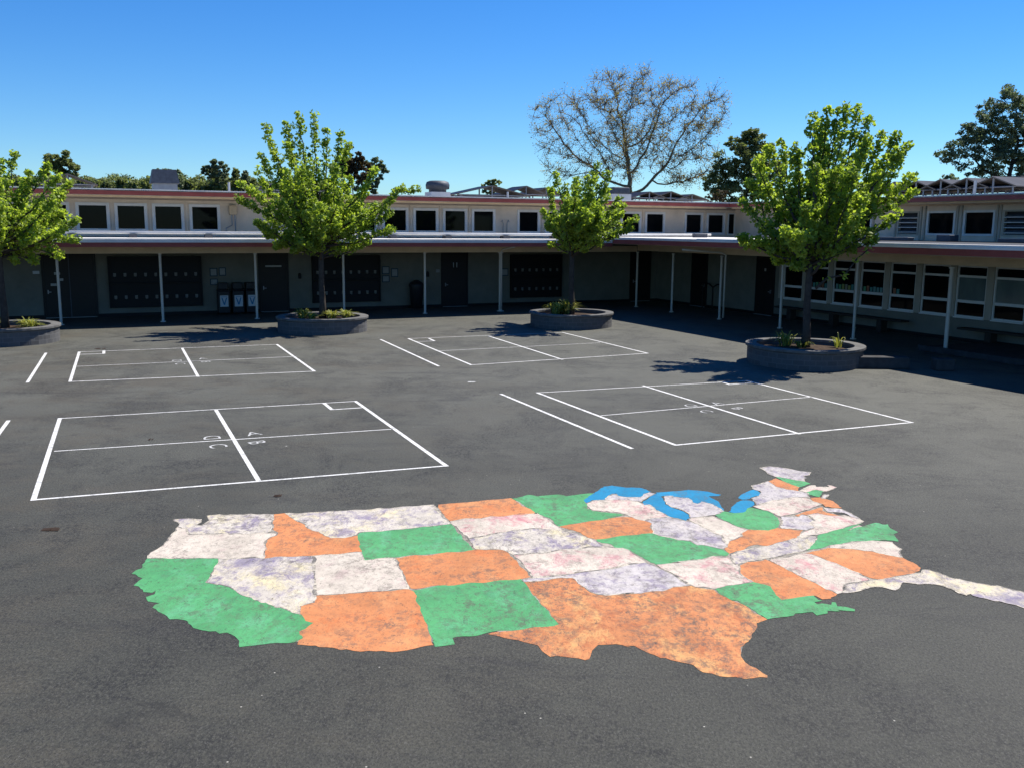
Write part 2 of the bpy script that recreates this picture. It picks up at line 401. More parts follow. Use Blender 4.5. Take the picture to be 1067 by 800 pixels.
# ------------------------------------------------------------------ painted map
CR = {'A': (130, 520, 6.669), 'B': (220, 580, 6.669), 'C': (280, 510, 6.669), 'D': (400, 510, 6.669), 'E': (360, 580, 6.669),
      'F': (500, 500, 6.669), 'G': (500, 590, 6.669), 'H': (600, 500, 8.892), 'I': (640, 590, 6.669), 'J': (600, 540, 8.892),
      'K': (700, 500, 8.892), 'L': (700, 560, 8.892), 'M': (780, 480, 8.892), 'N': (800, 540, 6.669), 'O': (907, 560, 6.669), 'P': (800, 525, 10.67)}
MAP = """
p|large worn white patch at the upper left corner of the map|A 350,135 440,130 535,140 530,160 500,175 540,182 590,150 575,120 560,108 800,101 1035,100 C 30,200 30,270 A 1025,222 1000,230 830,240 700,236 560,240 460,240 430,205 370,195 380,175 355,155
w|long pale patch on the left edge of the map|A 370,195 430,205 460,240 560,240 700,236 830,240 1000,230 1055,235 1055,255 1010,270 975,300 990,345 975,408 650,412 155,408 150,392 175,370 240,335 300,275 350,215
o|orange patch with a narrow neck reaching the top edge|C 35,165 105,165 175,210 240,235 300,285 350,295 390,320 440,335 520,335 612,315 640,435 310,460 -25,474 -15,375 0,350 A 1010,270 1055,255 1055,235 C 62,295 30,270 33,200
p||C 105,165 600,140 D 0,128 350,103 395,165 445,215 475,240 D 0,290 C 620,300 612,315 520,335 440,335 390,320 350,295 300,285 240,235 175,210
g|green rectangle near the top edge of the map|C 620,300 D 0,290 D 475,240 550,330 630,418 D 80,465 C 670,485 640,435 612,315
w||C 310,460 640,435 670,485 880,465 925,570 978,690 320,735 312,600
p||B 55,15 380,10 C 310,460 312,600 320,735 B 720,320 620,345 635,405 400,330 200,255 100,205 0,185 A 568,575 610,500
g|large green patch on the lower left coast of the map|A 155,408 650,412 A 610,500 568,575 B 0,188 100,208 200,258 400,333 635,408 665,440 710,460 620,520 640,570 590,593 400,608 190,628 185,575 140,535 100,530 60,535 40,515 0,515 -60,505 -120,490 -200,440 -290,435 -290,425 -312,412 A 275,795 230,780 180,750 235,715 165,710 140,680 195,662 205,640 185,652 130,640 100,605 65,595 90,570 110,548 75,525 50,515 75,495 105,480
o||B 720,320 720,268 E 0,256 270,235 445,222 465,235 540,430 605,610 480,635 330,660 260,655 150,650 0,640 B 600,610 640,570 620,520 710,460 665,440 635,405 620,345
o||D 88,470 630,418 700,412 830,415 930,510 1025,608 960,620 600,650 185,685 120,560
g|green square below the centre of the map|E 470,235 D 420,665 960,622 F 300,700 G 420,250 555,400 300,430 G 40,460 E 740,565 755,600 690,612 620,620 540,430
O|largest orange patch, reaching the southern tip of the map|G 310,112 470,95 640,78 700,130 740,165 830,195 900,200 1067,182 I 80,188 170,183 340,168 420,145 540,133 600,145 690,165 800,235 900,265 970,320 1060,370 1000,400 990,440 940,500 870,560 868,600 880,640 940,690 1060,755 1060,772 960,775 800,765 690,750 620,735 550,690 490,668 400,645 310,622 230,590 130,555 60,545 G 1040,560 1010,545 950,540 870,545 820,545 780,580 765,635 740,648 680,640 580,625 480,625 430,590 395,560 360,545 260,515 170,495 60,465 300,430 555,400 430,250
q||G 290,95 F 365,680 500,665 660,648 J 200,480 400,440 650,402 720,430 800,465 930,535 1060,615 I 540,130 420,142 340,165 170,181 80,185 G 1067,180 900,196 830,192 765,180 700,128 640,76 470,92 312,109
k||F 225,518 345,513 600,485 870,458 935,465 1030,480 J 490,285 560,335 655,402 400,440 200,480 0,497 F 660,648 500,665 365,680 300,590
p|white patch with a dark purple smear at the centre of the map|D 595,345 F 120,365 370,335 560,345 650,365 750,400 820,425 870,458 600,485 345,513 225,518 D 880,450 830,415 D 720,412 640,415
k||D 460,218 600,200 800,185 1060,160 F 380,225 460,270 545,320 560,345 370,335 120,365 D 595,345 530,280 475,240
o|orange patch touching the top edge right of the long white one|D 375,103 600,85 880,58 960,110 1060,160 F 300,240 D 600,203 455,215 405,160
g|green patch on the top edge beside the blue lake shape|F 222,128 340,100 400,112 540,100 600,112 700,98 800,92 760,125 725,155 745,170 740,195 780,215 870,225 950,232 1010,240 860,270 700,295 545,315 490,270 385,225 300,170
k||H 90,205 180,182 270,180 450,182 570,195 600,213 690,230 740,275 860,335 800,345 700,350 640,372 560,360 520,345 470,320 420,310 300,295 165,285 125,270 105,245
q||H 270,180 300,150 340,125 380,130 400,150 500,155 600,155 640,130 690,116 745,127 690,150 620,180 600,205 570,193 450,180
b|blue lake shape on the upper left of the lakes|H 75,190 130,150 190,110 250,55 330,48 400,60 500,72 600,66 660,92 700,112 640,130 600,155 500,155 400,150 365,125 330,130 300,150 270,180 210,190 150,185 100,203
b|blue lake shape curving down between two white patches|H 610,200 640,180 690,155 745,127 800,143 815,180 840,225 900,260 1000,285 1040,315 1060,350 1020,374 940,355 860,330 800,305 740,270 690,230 630,230
b|blue lake shape with two pointed arms|H 740,117 900,105 1067,92 K 130,92 240,95 330,105 450,130 430,145 350,150 400,180 440,205 450,225 480,290 450,265 380,225 280,200 240,217 200,210 150,165 0,150 H 820,145 770,148
b|blue lake shape above the green patch on the right|K 530,292 570,240 610,210 660,185 720,190 755,205 755,225 725,250 690,275 660,297 580,305
b|small blue lake shape nearest the right side|K 610,165 650,125 680,110 750,88 800,98 830,120 825,142 750,155 690,178 640,180
q||H 820,148 900,145 K 0,150 150,165 200,210 240,217 280,200 380,225 450,265 480,297 390,325 180,348 170,335 150,300 100,278 0,252 H 890,245 850,220 825,190
o||F 545,315 H 200,370 450,335 520,347 620,367 690,380 710,410 700,440 722,475 715,490 500,508 340,530 190,548 110,530 20,480
g|green patch in the middle right, left of the narrow white one|H 190,550 340,530 500,508 715,492 790,515 870,535 960,560 1067,570 K 180,572 200,590 240,605 330,610 390,628 470,645 520,675 510,700 400,705 200,735 0,765 J 950,405 750,432 620,360 490,285 370,270 330,240 200,205
q||H 640,372 700,350 800,345 860,335 K 0,345 90,372 150,378 240,410 300,445 400,490 470,510 480,560 525,598 470,640 390,628 330,610 240,605 200,590 180,572 H 1067,570 960,560 870,535 790,515 720,490 715,440 700,395
w||K 160,374 180,350 370,328 480,380 600,425 700,462 650,485 675,520 600,550 540,578 530,598 490,562 470,510 400,487 300,442 240,408
g|green patch just below the right hand blue lake shape|K 390,325 480,297 580,305 660,297 690,275 725,252 800,265 850,277 940,315 980,350 1005,400 980,440 880,462 720,457 600,418 480,372
o||K 700,462 720,457 880,462 980,440 P 180,275 300,290 410,295 370,330 330,380 150,410 0,455 K 800,600 680,625 660,640 520,675 480,640 530,598 540,578 600,550 675,520 650,485
p||K 520,685 680,640 P 0,455 150,410 330,382 480,352 560,362 540,430 470,470 480,490 430,518 200,570 0,610 K 870,735 640,775 620,782 580,775 555,735
g|green patch on the right coast of the map|P 570,345 700,315 840,275 950,240 1067,215 N 530,92 650,55 740,28 800,45 840,45 850,70 905,95 870,110 885,130 912,158 820,152 700,150 640,155 500,175 430,185 P 680,462 560,490 430,520 480,490 470,470 540,430
w||N 430,190 500,172 560,165 640,157 700,152 780,155 870,165 900,190 935,215 920,240 935,272 850,260 720,235 600,218 440,205
o||N 260,240 420,203 440,207 600,220 720,237 935,274 990,295 1060,345 1050,367 N 970,387 850,420 800,427 715,420 640,383 540,340 430,300 340,262
k||N 10,292 255,240 340,262 430,302 540,342 640,385 715,427 540,462 525,480 530,495 527,523 480,525 400,490 330,450 250,415 170,372 90,330
o||L 625,257 700,235 880,205 980,250 N 10,292 90,332 170,374 250,417 330,452 400,492 480,527 430,545 430,560 370,560 310,530 200,545 100,562 60,530 30,490 L 935,480 925,460 880,445 770,412 680,355 640,325 635,285
k||L 0,232 200,205 400,170 460,182 520,185 560,225 590,250 620,255 632,285 635,325 675,358 765,410 600,440 380,472 300,460 180,440 90,385 0,330 -150,250 J 950,405
g|green patch with a ragged coast at the lower right|L 385,475 600,442 770,412 880,445 925,460 935,480 N 30,490 60,530 100,562 200,545 310,530 345,560 370,570 325,578 335,595 370,588 400,590 430,600 440,580 470,582 480,610 540,618 610,635 600,645 540,640 480,638 500,650 430,650 425,668 340,672 320,655 200,660 190,680 90,690 L 885,755 800,700 700,640 600,590 540,580 460,530
p|long thin pale peninsula running off to the right|N 530,522 527,500 540,465 715,427 800,429 970,387 O 350,247 355,225 410,225 540,275 700,305 930,345 1067,380 1200,410 1330,470 1340,540 1270,560 1180,520 1067,485 1000,465 900,445 800,430 720,410 690,390 665,398 680,412 640,400 560,360 500,335 440,325 330,318 230,310 205,345 170,368 90,345 0,345 N 610,505 560,520
q||P 130,140 340,140 380,115 450,130 470,165 520,180 450,200 480,235 530,265 440,300 380,290 280,280 160,272 140,240 170,205
k||P 450,200 525,172 440,122 560,105 690,130 800,120 900,130 1000,160 1067,195 1060,213 950,240 840,275 700,315 570,345 480,350 340,380 375,330 440,300 530,265 480,235
o|thin orange sliver beside the long grey strip|P 300,130 450,90 600,30 612,70 650,95 760,120 800,122 700,132 560,105 440,122 380,115 330,142
k|white patch with a red smear near the right side|M 30,415 200,375 420,340 520,345 590,375 680,400 640,425 500,470 300,520 200,480 100,440
q||M 35,235 100,215 180,190 250,235 350,260 450,275 560,300 560,342 420,340 200,375 60,407 40,370 20,345 80,330 130,300 110,280 40,262
o|narrow orange wedge near the top right tip|M 180,190 250,163 330,190 400,220 470,240 450,275 350,260 250,235
g|narrow green wedge near the top right tip|M 245,143 360,160 530,193 572,213 470,243 400,220 330,190
q|pale patch at the far top right tip of the map|M 105,65 200,50 350,70 480,95 575,100 560,130 500,140 545,160 520,180 540,193 400,175 320,155 240,140 180,120 150,90
k||M 460,272 560,230 620,225 640,240 740,240 715,220 760,225 812,242 740,290 700,285 620,265 530,292
g|tiny green patch near the right tip|M 530,292 620,265 700,288 680,310 665,342 610,330 560,312
q|tiny grey patch standing apart near the right tip|M 672,350 700,310 760,315 720,356
o||M 560,345 660,347 770,370 820,400 860,440 780,432 700,420 680,400 590,375
q|long narrow grey green strip on the right coast|M 690,430 760,440 850,445 920,470 1025,535 960,522 880,485 740,475 705,455
"""
def px_points(txt):
    out = []; cur = None
    for tk in txt.split():
        if tk in CR: cur = CR[tk]
        else:
            a, b = tk.split(','); out.append((cur[0]+float(a)/cur[2], cur[1]+float(b)/cur[2]))
    return out
reg = []
def snap(p):
    for q in reg:
        if (p[0]-q[0])**2+((p[1]-q[1])*1.4)**2 < 1.25**2: return q
    reg.append(p); return p
def wob(x, y):
    return (.009*math.sin(x*7.3+y*3.1)+.006*math.sin(x*19.1-y*13.7+1.3)+.005*math.sin(x*41+y*37)+.005*math.sin(x*83-y*71), .012*math.sin(y*8.1-x*2.3+.7)+.009*math.sin(y*17.9+x*12.1)+.009*math.sin(y*43-x*31)+.009*math.sin(y*67+x*77+2))
def state_world(pts):
    out = []
    G = [ground(*p) for p in pts]
    for i in range(len(G)):
        a, b = G[i], G[(i+1) % len(G)]
        L = np.linalg.norm(b-a); n = max(1, int(L/.055))
        for k in range(n):
            q = a+(b-a)*k/n; w = wob(q[0], q[1]); out.append((q[0]+w[0], q[1]+w[1]))
    return out
MC = ground(560, 600)
mp = empty('painted_map', (MC[0], MC[1], 0))
tag(mp, 'big map painted on the asphalt in green, orange, white and blue patches', 'ground mural')
BORD = []
for i, line in enumerate([l for l in MAP.strip().split('\n') if l]):
    k, lab, geo = line.split('|')
    pts = []
    for p in px_points(geo):
        q = snap(p)
        if not pts or q != pts[-1]: pts.append(q)
    if pts[0] == pts[-1]: pts.pop()
    wp = state_world(pts)
    b = MB(); zz = .002+i*.00005
    cv_, _e, cf_, *_r = delaunay_2d_cdt([Vector((x-MC[0], y-MC[1])) for x, y in wp], [], [list(range(len(wp)))], 1, 1e-6)
    b.v = [(p_.x, p_.y, zz) for p_ in cv_]; b.f = [tuple(f_) for f_ in cf_]; b.mi = [0]*len(b.f)
    me_o = b.build('lake_patch' if k == 'b' else 'state_patch', state_mat(k, i*1.37), mp)
    if me_o.data.polygons[0].normal.z < 0: me_o.data.flip_normals()
    if lab: me_o['label'] = lab
    if k in 'wkpq':
        BORD.append((me_o, wp, zz))

def mk_border():
    t = NT('worn_border_paint'); n = t.noise(t.coord(), 3.5, 7, .85)
    t.link(t.ramp(n, .46, .56, (.12, .108, .095, 1), (.52, .46, .36, 1)), t.b.inputs['Base Color']); t.b.inputs['Roughness'].default_value = .8
    return t.m
M['border'] = mk_border()
und = [(188, 551), (205, 550), (222, 539), (285, 537), (450, 528.5), (530, 521.5), (610, 518), (613, 522), (640, 523), (668, 523), (700, 537), (722, 543), (745, 538), (765, 542), (800, 530), (790, 520), (800, 510), (835, 513), (870, 535), (893, 546), (920, 556), (900, 575), (938, 582), (955, 597), (935, 599), (885, 610), (865, 614), (830, 618), (792, 642), (775, 668), (770, 690), (700, 672), (660, 668), (615, 672), (612, 682), (575, 672), (548, 664), (512, 656), (466, 661), (454, 668), (420, 675), (325, 668), (260, 668), (215, 648), (170, 628), (155, 600), (160, 580)]
uw = [ground(*p) for p in und]
b = MB(); cv_, _e, cf_, *_r = delaunay_2d_cdt([Vector((q[0]-MC[0], q[1]-MC[1])) for q in uw], [], [list(range(len(uw)))], 1, 1e-6)
b.v = [(p_.x, p_.y, .0012) for p_ in cv_]; b.f = [tuple(f_) for f_ in cf_]; b.mi = [0]*len(b.f)
uo = b.build('undercoat', mk_state('undercoat_paint', (.36, .32, .26), (.15, .14, .12), .9, 1.0, (.20, .19, .17), 3.3), mp)
if uo.data.polygons[0].normal.z < 0: uo.data.flip_normals()

for o_, wp, zz in BORD:
    b = MB(); n_ = len(wp); cp2_ = [np.array(q) for q in wp]; W_ = []
    area = sum(cp2_[i][0]*cp2_[(i+1) % n_][1]-cp2_[(i+1) % n_][0]*cp2_[i][1] for i in range(n_)); sg = 1 if area > 0 else -1
    for i in range(n_):
        d = cp2_[(i+2) % n_]-cp2_[i-2]; d = d/(np.linalg.norm(d)+1e-9); W_.append(np.array([-d[1], d[0]])*sg*(.015+.008*math.sin(i*.37)))
    for i in range(n_):
        j = (i+1) % n_; A_, B_ = cp2_[i]-MC[:2], cp2_[j]-MC[:2]
        b.quad((*A_, zz+.0012), (*B_, zz+.0012), (*(B_+W_[j]), zz+.0012), (*(A_+W_[i]), zz+.0012))
    b.build('border_line', M['border'], o_)

# ------------------------------------------------------------------ court markings
def strip(b, P, Q, w, z, ext=0.0):
    P, Q = np.array(P[:2]), np.array(Q[:2]); d = Q-P; L = np.linalg.norm(d); d /= L; n = np.array([-d[1], d[0]])*w/2
    P = P-d*ext; Q = Q+d*ext; N = max(1, int(L/.5)); rr = random.Random(int(P[0]*1000))
    for k in range(N):
        A = P+(Q-P)*k/N; B = P+(Q-P)*(k+1)/N
        b.quad((*(A-n), z), (*(B-n), z), (*(B+n), z), (*(A+n), z))
def line_part(name, P, Q, w, mat, parent, o, z=.005, ext=0.0):
    b = MB(); strip(b, np.array(P[:2])-o[:2], np.array(Q[:2])-o[:2], w, z, ext); return b.build(name, mat, parent)
GEO = {
 'NL': dict(c=[(34.9, 520.5), (62.3, 435.8), (370.4, 418), (464.9, 485.1)], d=[(225, 426.9), (269.6, 500.9)], h=[(56.3, 470), (407.6, 447)],
            box=[(338, 420.4), (345.9, 426.7), (377.3, 424.6)], lab='largest white four square court, on the left, letters A B C D in the middle'),
 'FL': dict(c=[(73, 397.7), (82.6, 367), (288.5, 359.2), (327.6, 387)], d=[(189.8, 363), (206.5, 392.7)], h=[(80, 382), (309, 371.7)],
            box=[(108.2, 365.8), (108.2, 368.8), (82.0, 369.6)], lab='white four square court behind the lettered one, close to the left planters'),
 'FR': dict(c=[(491, 380.4), (425.6, 353.1), (586.3, 346.8), (674.8, 368.4)], d=[(509, 350.4), (586.4, 375)], h=[(456, 366), (625, 357.5)],
            box=[(447, 353.0), (452.7, 355.6), (433.5, 356.3)], lab='smallest white four square court, in front of the middle planter'),
 'NR': dict(c=[(703.9, 463.5), (560, 409.2), (778.2, 396.8), (949.9, 439.9)], d=[(669.5, 401.7), (833.6, 452)], h=[(626, 432.9), (846, 413.5)],
            box=[(752.7, 398.3), (760, 400.7), (784, 398.9)], lab='white four square court on the right, its far corner under the tree shadow'),
}
def text_mesh(ch, size):
    cu = bpy.data.curves.new('letter', 'FONT'); cu.body = ch; cu.size = size; cu.align_x = 'CENTER'; cu.align_y = 'CENTER'
    cu.fill_mode = 'FRONT' if hasattr(cu, 'fill_mode') else cu.fill_mode
    o = bpy.data.objects.new('tmp', cu); COL.objects.link(o)
    dg = bpy.context.evaluated_depsgraph_get(); me = bpy.data.meshes.new_from_object(o.evaluated_get(dg))
    bpy.data.objects.remove(o); bpy.data.curves.remove(cu); return me
def put_letter(ch, size, loc, rotz, mat, parent, rot=None, bold=0):
    me = text_mesh(ch, size); me.materials.clear(); me.materials.append(mat)
    o = bpy.data.objects.new('letter', me); COL.objects.link(o); o.parent = parent; o.location = loc
    o.rotation_euler = rot if rot else (0, 0, rotz); return o
for key, gq in GEO.items():
    c = [ground(*p) for p in gq['c']]; o = sum(c)/4
    e = empty('four_square_court', (o[0], o[1], 0)); tag(e, gq['lab'], 'court marking', 'four square courts painted on the yard')
    wide = .074
    line_part('boundary_line', c[0], c[1], wide, M['line'], e, o, .0045, wide/2)
    line_part('boundary_line', c[1], c[2], .05, M['line'], e, o, .0040, 0)
    line_part('boundary_line', c[2], c[3], wide, M['line'], e, o, .0045, wide/2)
    line_part('boundary_line', c[3], c[0], .06, M['line'], e, o, .0040, 0)
    d = [ground(*p) for p in gq['d']]; line_part('dividing_line', d[0], d[1], wide, M['line'], e, o, .0048)
    h = [ground(*p) for p in gq['h']]; line_part('dividing_line', h[0], h[1], .042, M['line'], e, o, .0045)
    bx = [ground(*p) for p in gq['box']]
    line_part('corner_box_line', bx[0], bx[1], .08, M['line'], e, o, .0055, .03); line_part('corner_box_line', bx[1], bx[2], .06, M['line'], e, o, .0048)
    if key in ('NL', 'NR', 'FL'):
        L = {'NL': [('D', 222, 455.8, 1.5), ('A', 264, 452, .15), ('C', 226, 464.8, -1.4), ('B', 267, 461, -1.35)],
             'NR': [('D', 720, 422.5, 1.5), ('A', 747, 420.5, .15), ('C', 735, 428.8, -1.4), ('B', 768, 425.5, -1.35)],
             'FL': [('D', 185, 375.8, 1.5), ('A', 211, 374, .15), ('C', 187, 379.3, -1.4), ('B', 214, 377.3, -1.35)]}[key]
        for ch, x, y, r in L:
            p = ground(x, y); put_letter(ch, .43 if key == 'NL' else .38, (p[0]-o[0], p[1]-o[1], .007), ANG+r, M['letter'], e)
for (p, q, lab) in [((396.5, 354), (457.4, 381.9), 'single white line left of the smallest court'),
               ((521.6, 410.4), (659, 467.4), 'long single white line left of the right hand court'),
               ((48, 368), (28.5, 398.7), 'short single white line left of the court by the left planters'),
               ((8.9, 437.9), (-52, 520), 'white line cut off by the left edge of the photo')]:
    P, Q = ground(*p), ground(*q); o = (P+Q)/2
    b = MB(); strip(b, P[:2]-o[:2], Q[:2]-o[:2], .075, .005); tag(b.build('painted_line', M['line'], loc=(o[0], o[1], 0)), lab, 'painted line', 'single lines beside the courts')

# ------------------------------------------------------------------ the buildings (local frame: x = along the far wing, y = away behind it)
def local(name, loc=(0, 0, 0)):
    P = wuv(loc[0], -loc[1], loc[2]); return empty(name, P, ANG)
ORG = wuv(0, 0)
UW = 3.1      # plane of far walls (y)
far = empty('far_school_wing', ORG, ANG); tag(far, 'long low cream school wing with red roof edges across the back of the yard', 'building')
rgt = empty('side_school_wing', ORG, ANG); tag(rgt, 'cream school wing on the right with ground floor classroom windows and benches', 'building')
RW, RU = 2.4, 7.3   # planes of right lower / upper walls (x)
ZC0, ZC1, ZC2, ZC3 = 2.68, 2.95, 3.10, 3.25
def wall_with_openings(b, x0, x1, z0, z1, y0, y1, ops, axis='x', m=0):
    """ops: list of (a0,a1,zb,zt) sorted; builds piers, sills and heads as boxes"""
    def bx(a0, a1, zz0, zz1):
        if a1-a0 < 1e-4 or zz1-zz0 < 1e-4: return
        if axis == 'x': b.box(a0, a1, y0, y1, zz0, zz1, m)
        else: b.box(y0, y1, a0, a1, zz0, zz1, m)
    cur = x0
    for a0, a1, zb, zt in ops:
        bx(cur, a0, z0, z1); bx(a0, a1, z0, zb); bx(a0, a1, zt, z1); cur = a1
    bx(cur, x1, z0, z1)
# --- far wing
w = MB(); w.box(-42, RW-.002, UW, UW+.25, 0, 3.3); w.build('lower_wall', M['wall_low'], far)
b = MB(); b.box(-42, RW-.003, UW-.015, UW, 0, .12); b.build('base_board', M['black'], far)
FW = [(-37.2, -36.1), (-35.7, -34.6), (-34.2, -33.1), (-31.2, -30.1), (-29.75, -28.65), (-28.3, -27.2), (-26.9, -25.8), (-25.42, -24.32), (-23.97, -22.87), (-22.52, -21.42), (-21.05, -19.95),
      (-15.6, -14.5), (-14.1, -13.0), (-12.6, -11.5), (-11.1, -10.02), (-9.63, -8.55), (-8.16, -7.08), (-5.75, -4.67), (-4.25, -3.15), (-2.8, -1.7), (-1.33, -.25), (.13, 1.2), (1.6, 2.68), (4.08, 5.1), (5.5, 6.55), (6.9, 7.26)]
zb, zt = 3.55, 4.60
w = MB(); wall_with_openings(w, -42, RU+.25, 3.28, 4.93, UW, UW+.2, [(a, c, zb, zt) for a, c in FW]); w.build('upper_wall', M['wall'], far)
b = MB(); b.box(-42, RU, UW-.03, UW-.002, 4.80, 4.93); b.build('eave_trim', M['soffit'], far)
def window(parent, a0, a1, z0, z1, y, axis='x', sgn=1, fr=.06, proud=.03, mat=None, pane=None):
    """frame with an inset pane; sgn = direction pointing into the building"""
    f = MB(); ya, yb = y-proud*sgn, y+.09*sgn
    def bx(b, p0, p1, q0, q1, d0, d1):
        if axis == 'x': b.box(p0, p1, min(d0, d1), max(d0, d1), q0, q1)
        else: b.box(min(d0, d1), max(d0, d1), p0, p1, q0, q1)
    bx(f, a0-.03, a1+.03, z0-.03, z0+fr, ya, yb); bx(f, a0-.03, a1+.03, z1-fr, z1+.03, ya, yb)
    bx(f, a0-.03, a0+fr, z0+fr, z1-fr, ya, yb); bx(f, a1-fr, a1+.03, z0+fr, z1-fr, ya, yb)
    o = f.build('window', mat or M['frame'], parent)
    p = MB(); bx(p, a0+fr, a1-fr, z0+fr, z1-fr, y+.05*sgn, y+.07*sgn); p.build('pane', pane or M['glass'], o); return o
for a0, a1 in FW: window(far, a0-.05, a1+.05, zb-.03, zt+.03, UW-.012, fr=.09 if a1-a0 > .6 else .03)
# batten strips between upper windows
for i in range(len(FW)-1):
    a, c = FW[i][1], FW[i+1][0]
    if c-a < .6:
        b = MB(); b.box((a+c)/2-.03, (a+c)/2+.03, UW-.04, UW-.001, 3.45, 4.8); b.build('batten', M['wall'], far)
# roofs
XI, YI = 5.8, 1.6     # inner corner of the upper eaves
r = MB(); r.box(-43, 15.5, YI, 13, 4.93, 5.13); rf = r.build('roof', M['rooftop'], far)
r = MB(); r.box(-43, XI-.04, YI-.04, YI-.002, 4.94, 5.10); r.build('roof_fascia', M['red'], rf)
r = MB(); r.box(-43, XI-.05, YI-.06, YI+.3, 5.132, 5.18); r.build('roof_edging', M['roofwhite'], rf)
r = MB(); r.box(-43, XI-.05, YI+.25, YI+.33, 4.85, 4.93); r.build('eave_beam', M['beam'], rf)
r = MB(); r.box(-43, -2.92, -1.22, UW-.002, ZC1, 3.22); cp_ = r.build('canopy', [M['soffit']], far)
r = MB(); r.box(-43, -2.94, -1.24, UW-.003, 3.222, 3.27); r.build('canopy_top', M['roofwhite'], cp_)
r = MB(); r.box(-43, -2.96, -1.26, -1.222, 2.95, 3.115); r.build('canopy_fascia', M['red'], cp_)
r = MB(); r.box(-43, -2.96, -1.27, -1.222, 3.117, 3.225); r.build('canopy_edging', M['roofwhite'], cp_)
r = MB(); r.box(-43, -.9, -.12, .02, ZC0, ZC1-.002); r.build('canopy_beam', M['beam'], cp_)
def post(parent, x, y, rr=.055):
    b = MB(); b.lathe([(rr, .02), (rr, ZC0)], 14, (x, y, 0)); b.lathe([(0, .035), (rr*2.1, .035), (rr*2.1, .002)], 14, (x, y, 0))
    b.lathe([(rr*1.5, ZC0-.05), (rr*1.5, ZC0-.002)], 10, (x, y, 0)); return b.build('post', M['post'], parent)
for k in range(-3, 8): post(far, -26.23+3.63*k, -.05, .08 if k == 5 else .05)
# white conduit lying on the canopy roof
b = MB(); b.tube([(-43, 1.0, 3.47), (-1, 1.0, 3.47), (4.2, 1.0, 3.50)], .06, 10); b.tube([(-43, 1.18, 3.43), (4.2, 1.18, 3.45)], .03, 8); pp = b.build('roof_pipe', M['pvc'], far, smooth=True)
random.seed(3); x = -41.0
while x < -3.2:
    b = MB(); b.box(x, x+.28, .8, 1.3, 3.272, 3.40); b.build('pipe_block', M['ventdark'], pp); x += random.uniform(2.2, 3.0)
# downpipe-ish bracket on blank wall
def door(parent, a0, a1, zt, y, axis='x', sgn=1, num=None, plate=False, double=False):
    f = MB()
    def bx(b, p0, p1, q0, q1, d0, d1):
        if axis == 'x': b.box(p0, p1, min(d0, d1), max(d0, d1), q0, q1)
        else: b.box(min(d0, d1), max(d0, d1), p0, p1, q0, q1)
    bx(f, a0-.06, a0, 0, zt+.06, y-.05*sgn, y-.001*sgn); bx(f, a1, a1+.06, 0, zt+.06, y-.05*sgn, y-.001*sgn); bx(f, a0, a1, zt, zt+.06, y-.05*sgn, y-.001*sgn)
    bx(f, a0+.01, a1-.01, .02, zt-.005, y-.03*sgn, y-.002*sgn)
    o = f.build('door', M['door'], parent)
    h = MB(); bx(h, a0+.12, a0+.16, .98, 1.14, y-.09*sgn, y-.031*sgn); bx(h, a0+.12, a0+.26, 1.04, 1.07, y-.11*sgn, y-.09*sgn); h.build('door_handle', M['galv'], o)
    s = MB(); bx(s, a0, a1, .003, .018, y-.12*sgn, y); s.build('threshold', M['pale'], o)
    if double:
        s = MB(); m_ = (a0+a1)/2; bx(s, m_-.015, m_+.015, .03, zt-.02, y-.036*sgn, y-.031*sgn); s.build('meeting_strip', M['ventdark'], o)
    return o
d1 = door(far, -26.85, -24.95, 2.6, UW, double=True)
for q in ((-26.45, 1.75), (-26.35, 1.5), (-26.6, 1.3)):
    b = MB(); b.box(q[0], q[0]+.22, UW-.04, UW-.033, q[1], q[1]+.1); b.build('door_notice', M['pale'], d1)
d2 = door(far, -18.3, -17.1, 2.55, UW)
b = MB(); b.box(-18.05, -17.35, UW-.04, UW-.033, 1.98, 2.05); b.build('door_notice', M['pale'], d2)
d3 = door(far, -9.75, -8.5, 2.6, UW)
put_letter('11', .34, (-9.1, UW-.036, 1.98), 0, M['signwhite'], d3, rot=(math.pi/2, 0, 0)).name = 'door_number'
d4 = door(far, .75, 1.9, 2.55, UW)
# --- right wing
w = MB()
BAY0, BAYW, NB = 6.72, 1.49, 16
wall_y = [(-2.9, 0)]
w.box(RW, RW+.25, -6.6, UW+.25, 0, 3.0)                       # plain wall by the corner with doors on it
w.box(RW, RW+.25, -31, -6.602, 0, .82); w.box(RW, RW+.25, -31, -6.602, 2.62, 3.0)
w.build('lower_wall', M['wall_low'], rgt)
b = MB(); b.box(RW-.015, RW, -31, UW-.02, 0, .12); b.build('base_board', M['black'], rgt)
door(rgt, -6.25, -5.1, 2.55, RW, axis='y', sgn=1); door(rgt, -1.3, -.1, 2.55, RW, axis='y', sgn=1)
b = MB(); b.box(RW-.035, RW-.031, -5.72, -5.6, 1.95, 2.08); b.build('door_plaque', M['pale'], rgt)
cardcols = [(.10, .30, .28), (.12, .36, .20), (.30, .34, .12), (.34, .16, .10), (.16, .34, .34), (.30, .30, .24)]
CM = [flat('card_%s' % n, c_, .6) for n, c_ in zip(('teal', 'green', 'yellow', 'red', 'aqua', 'cream'), cardcols)]
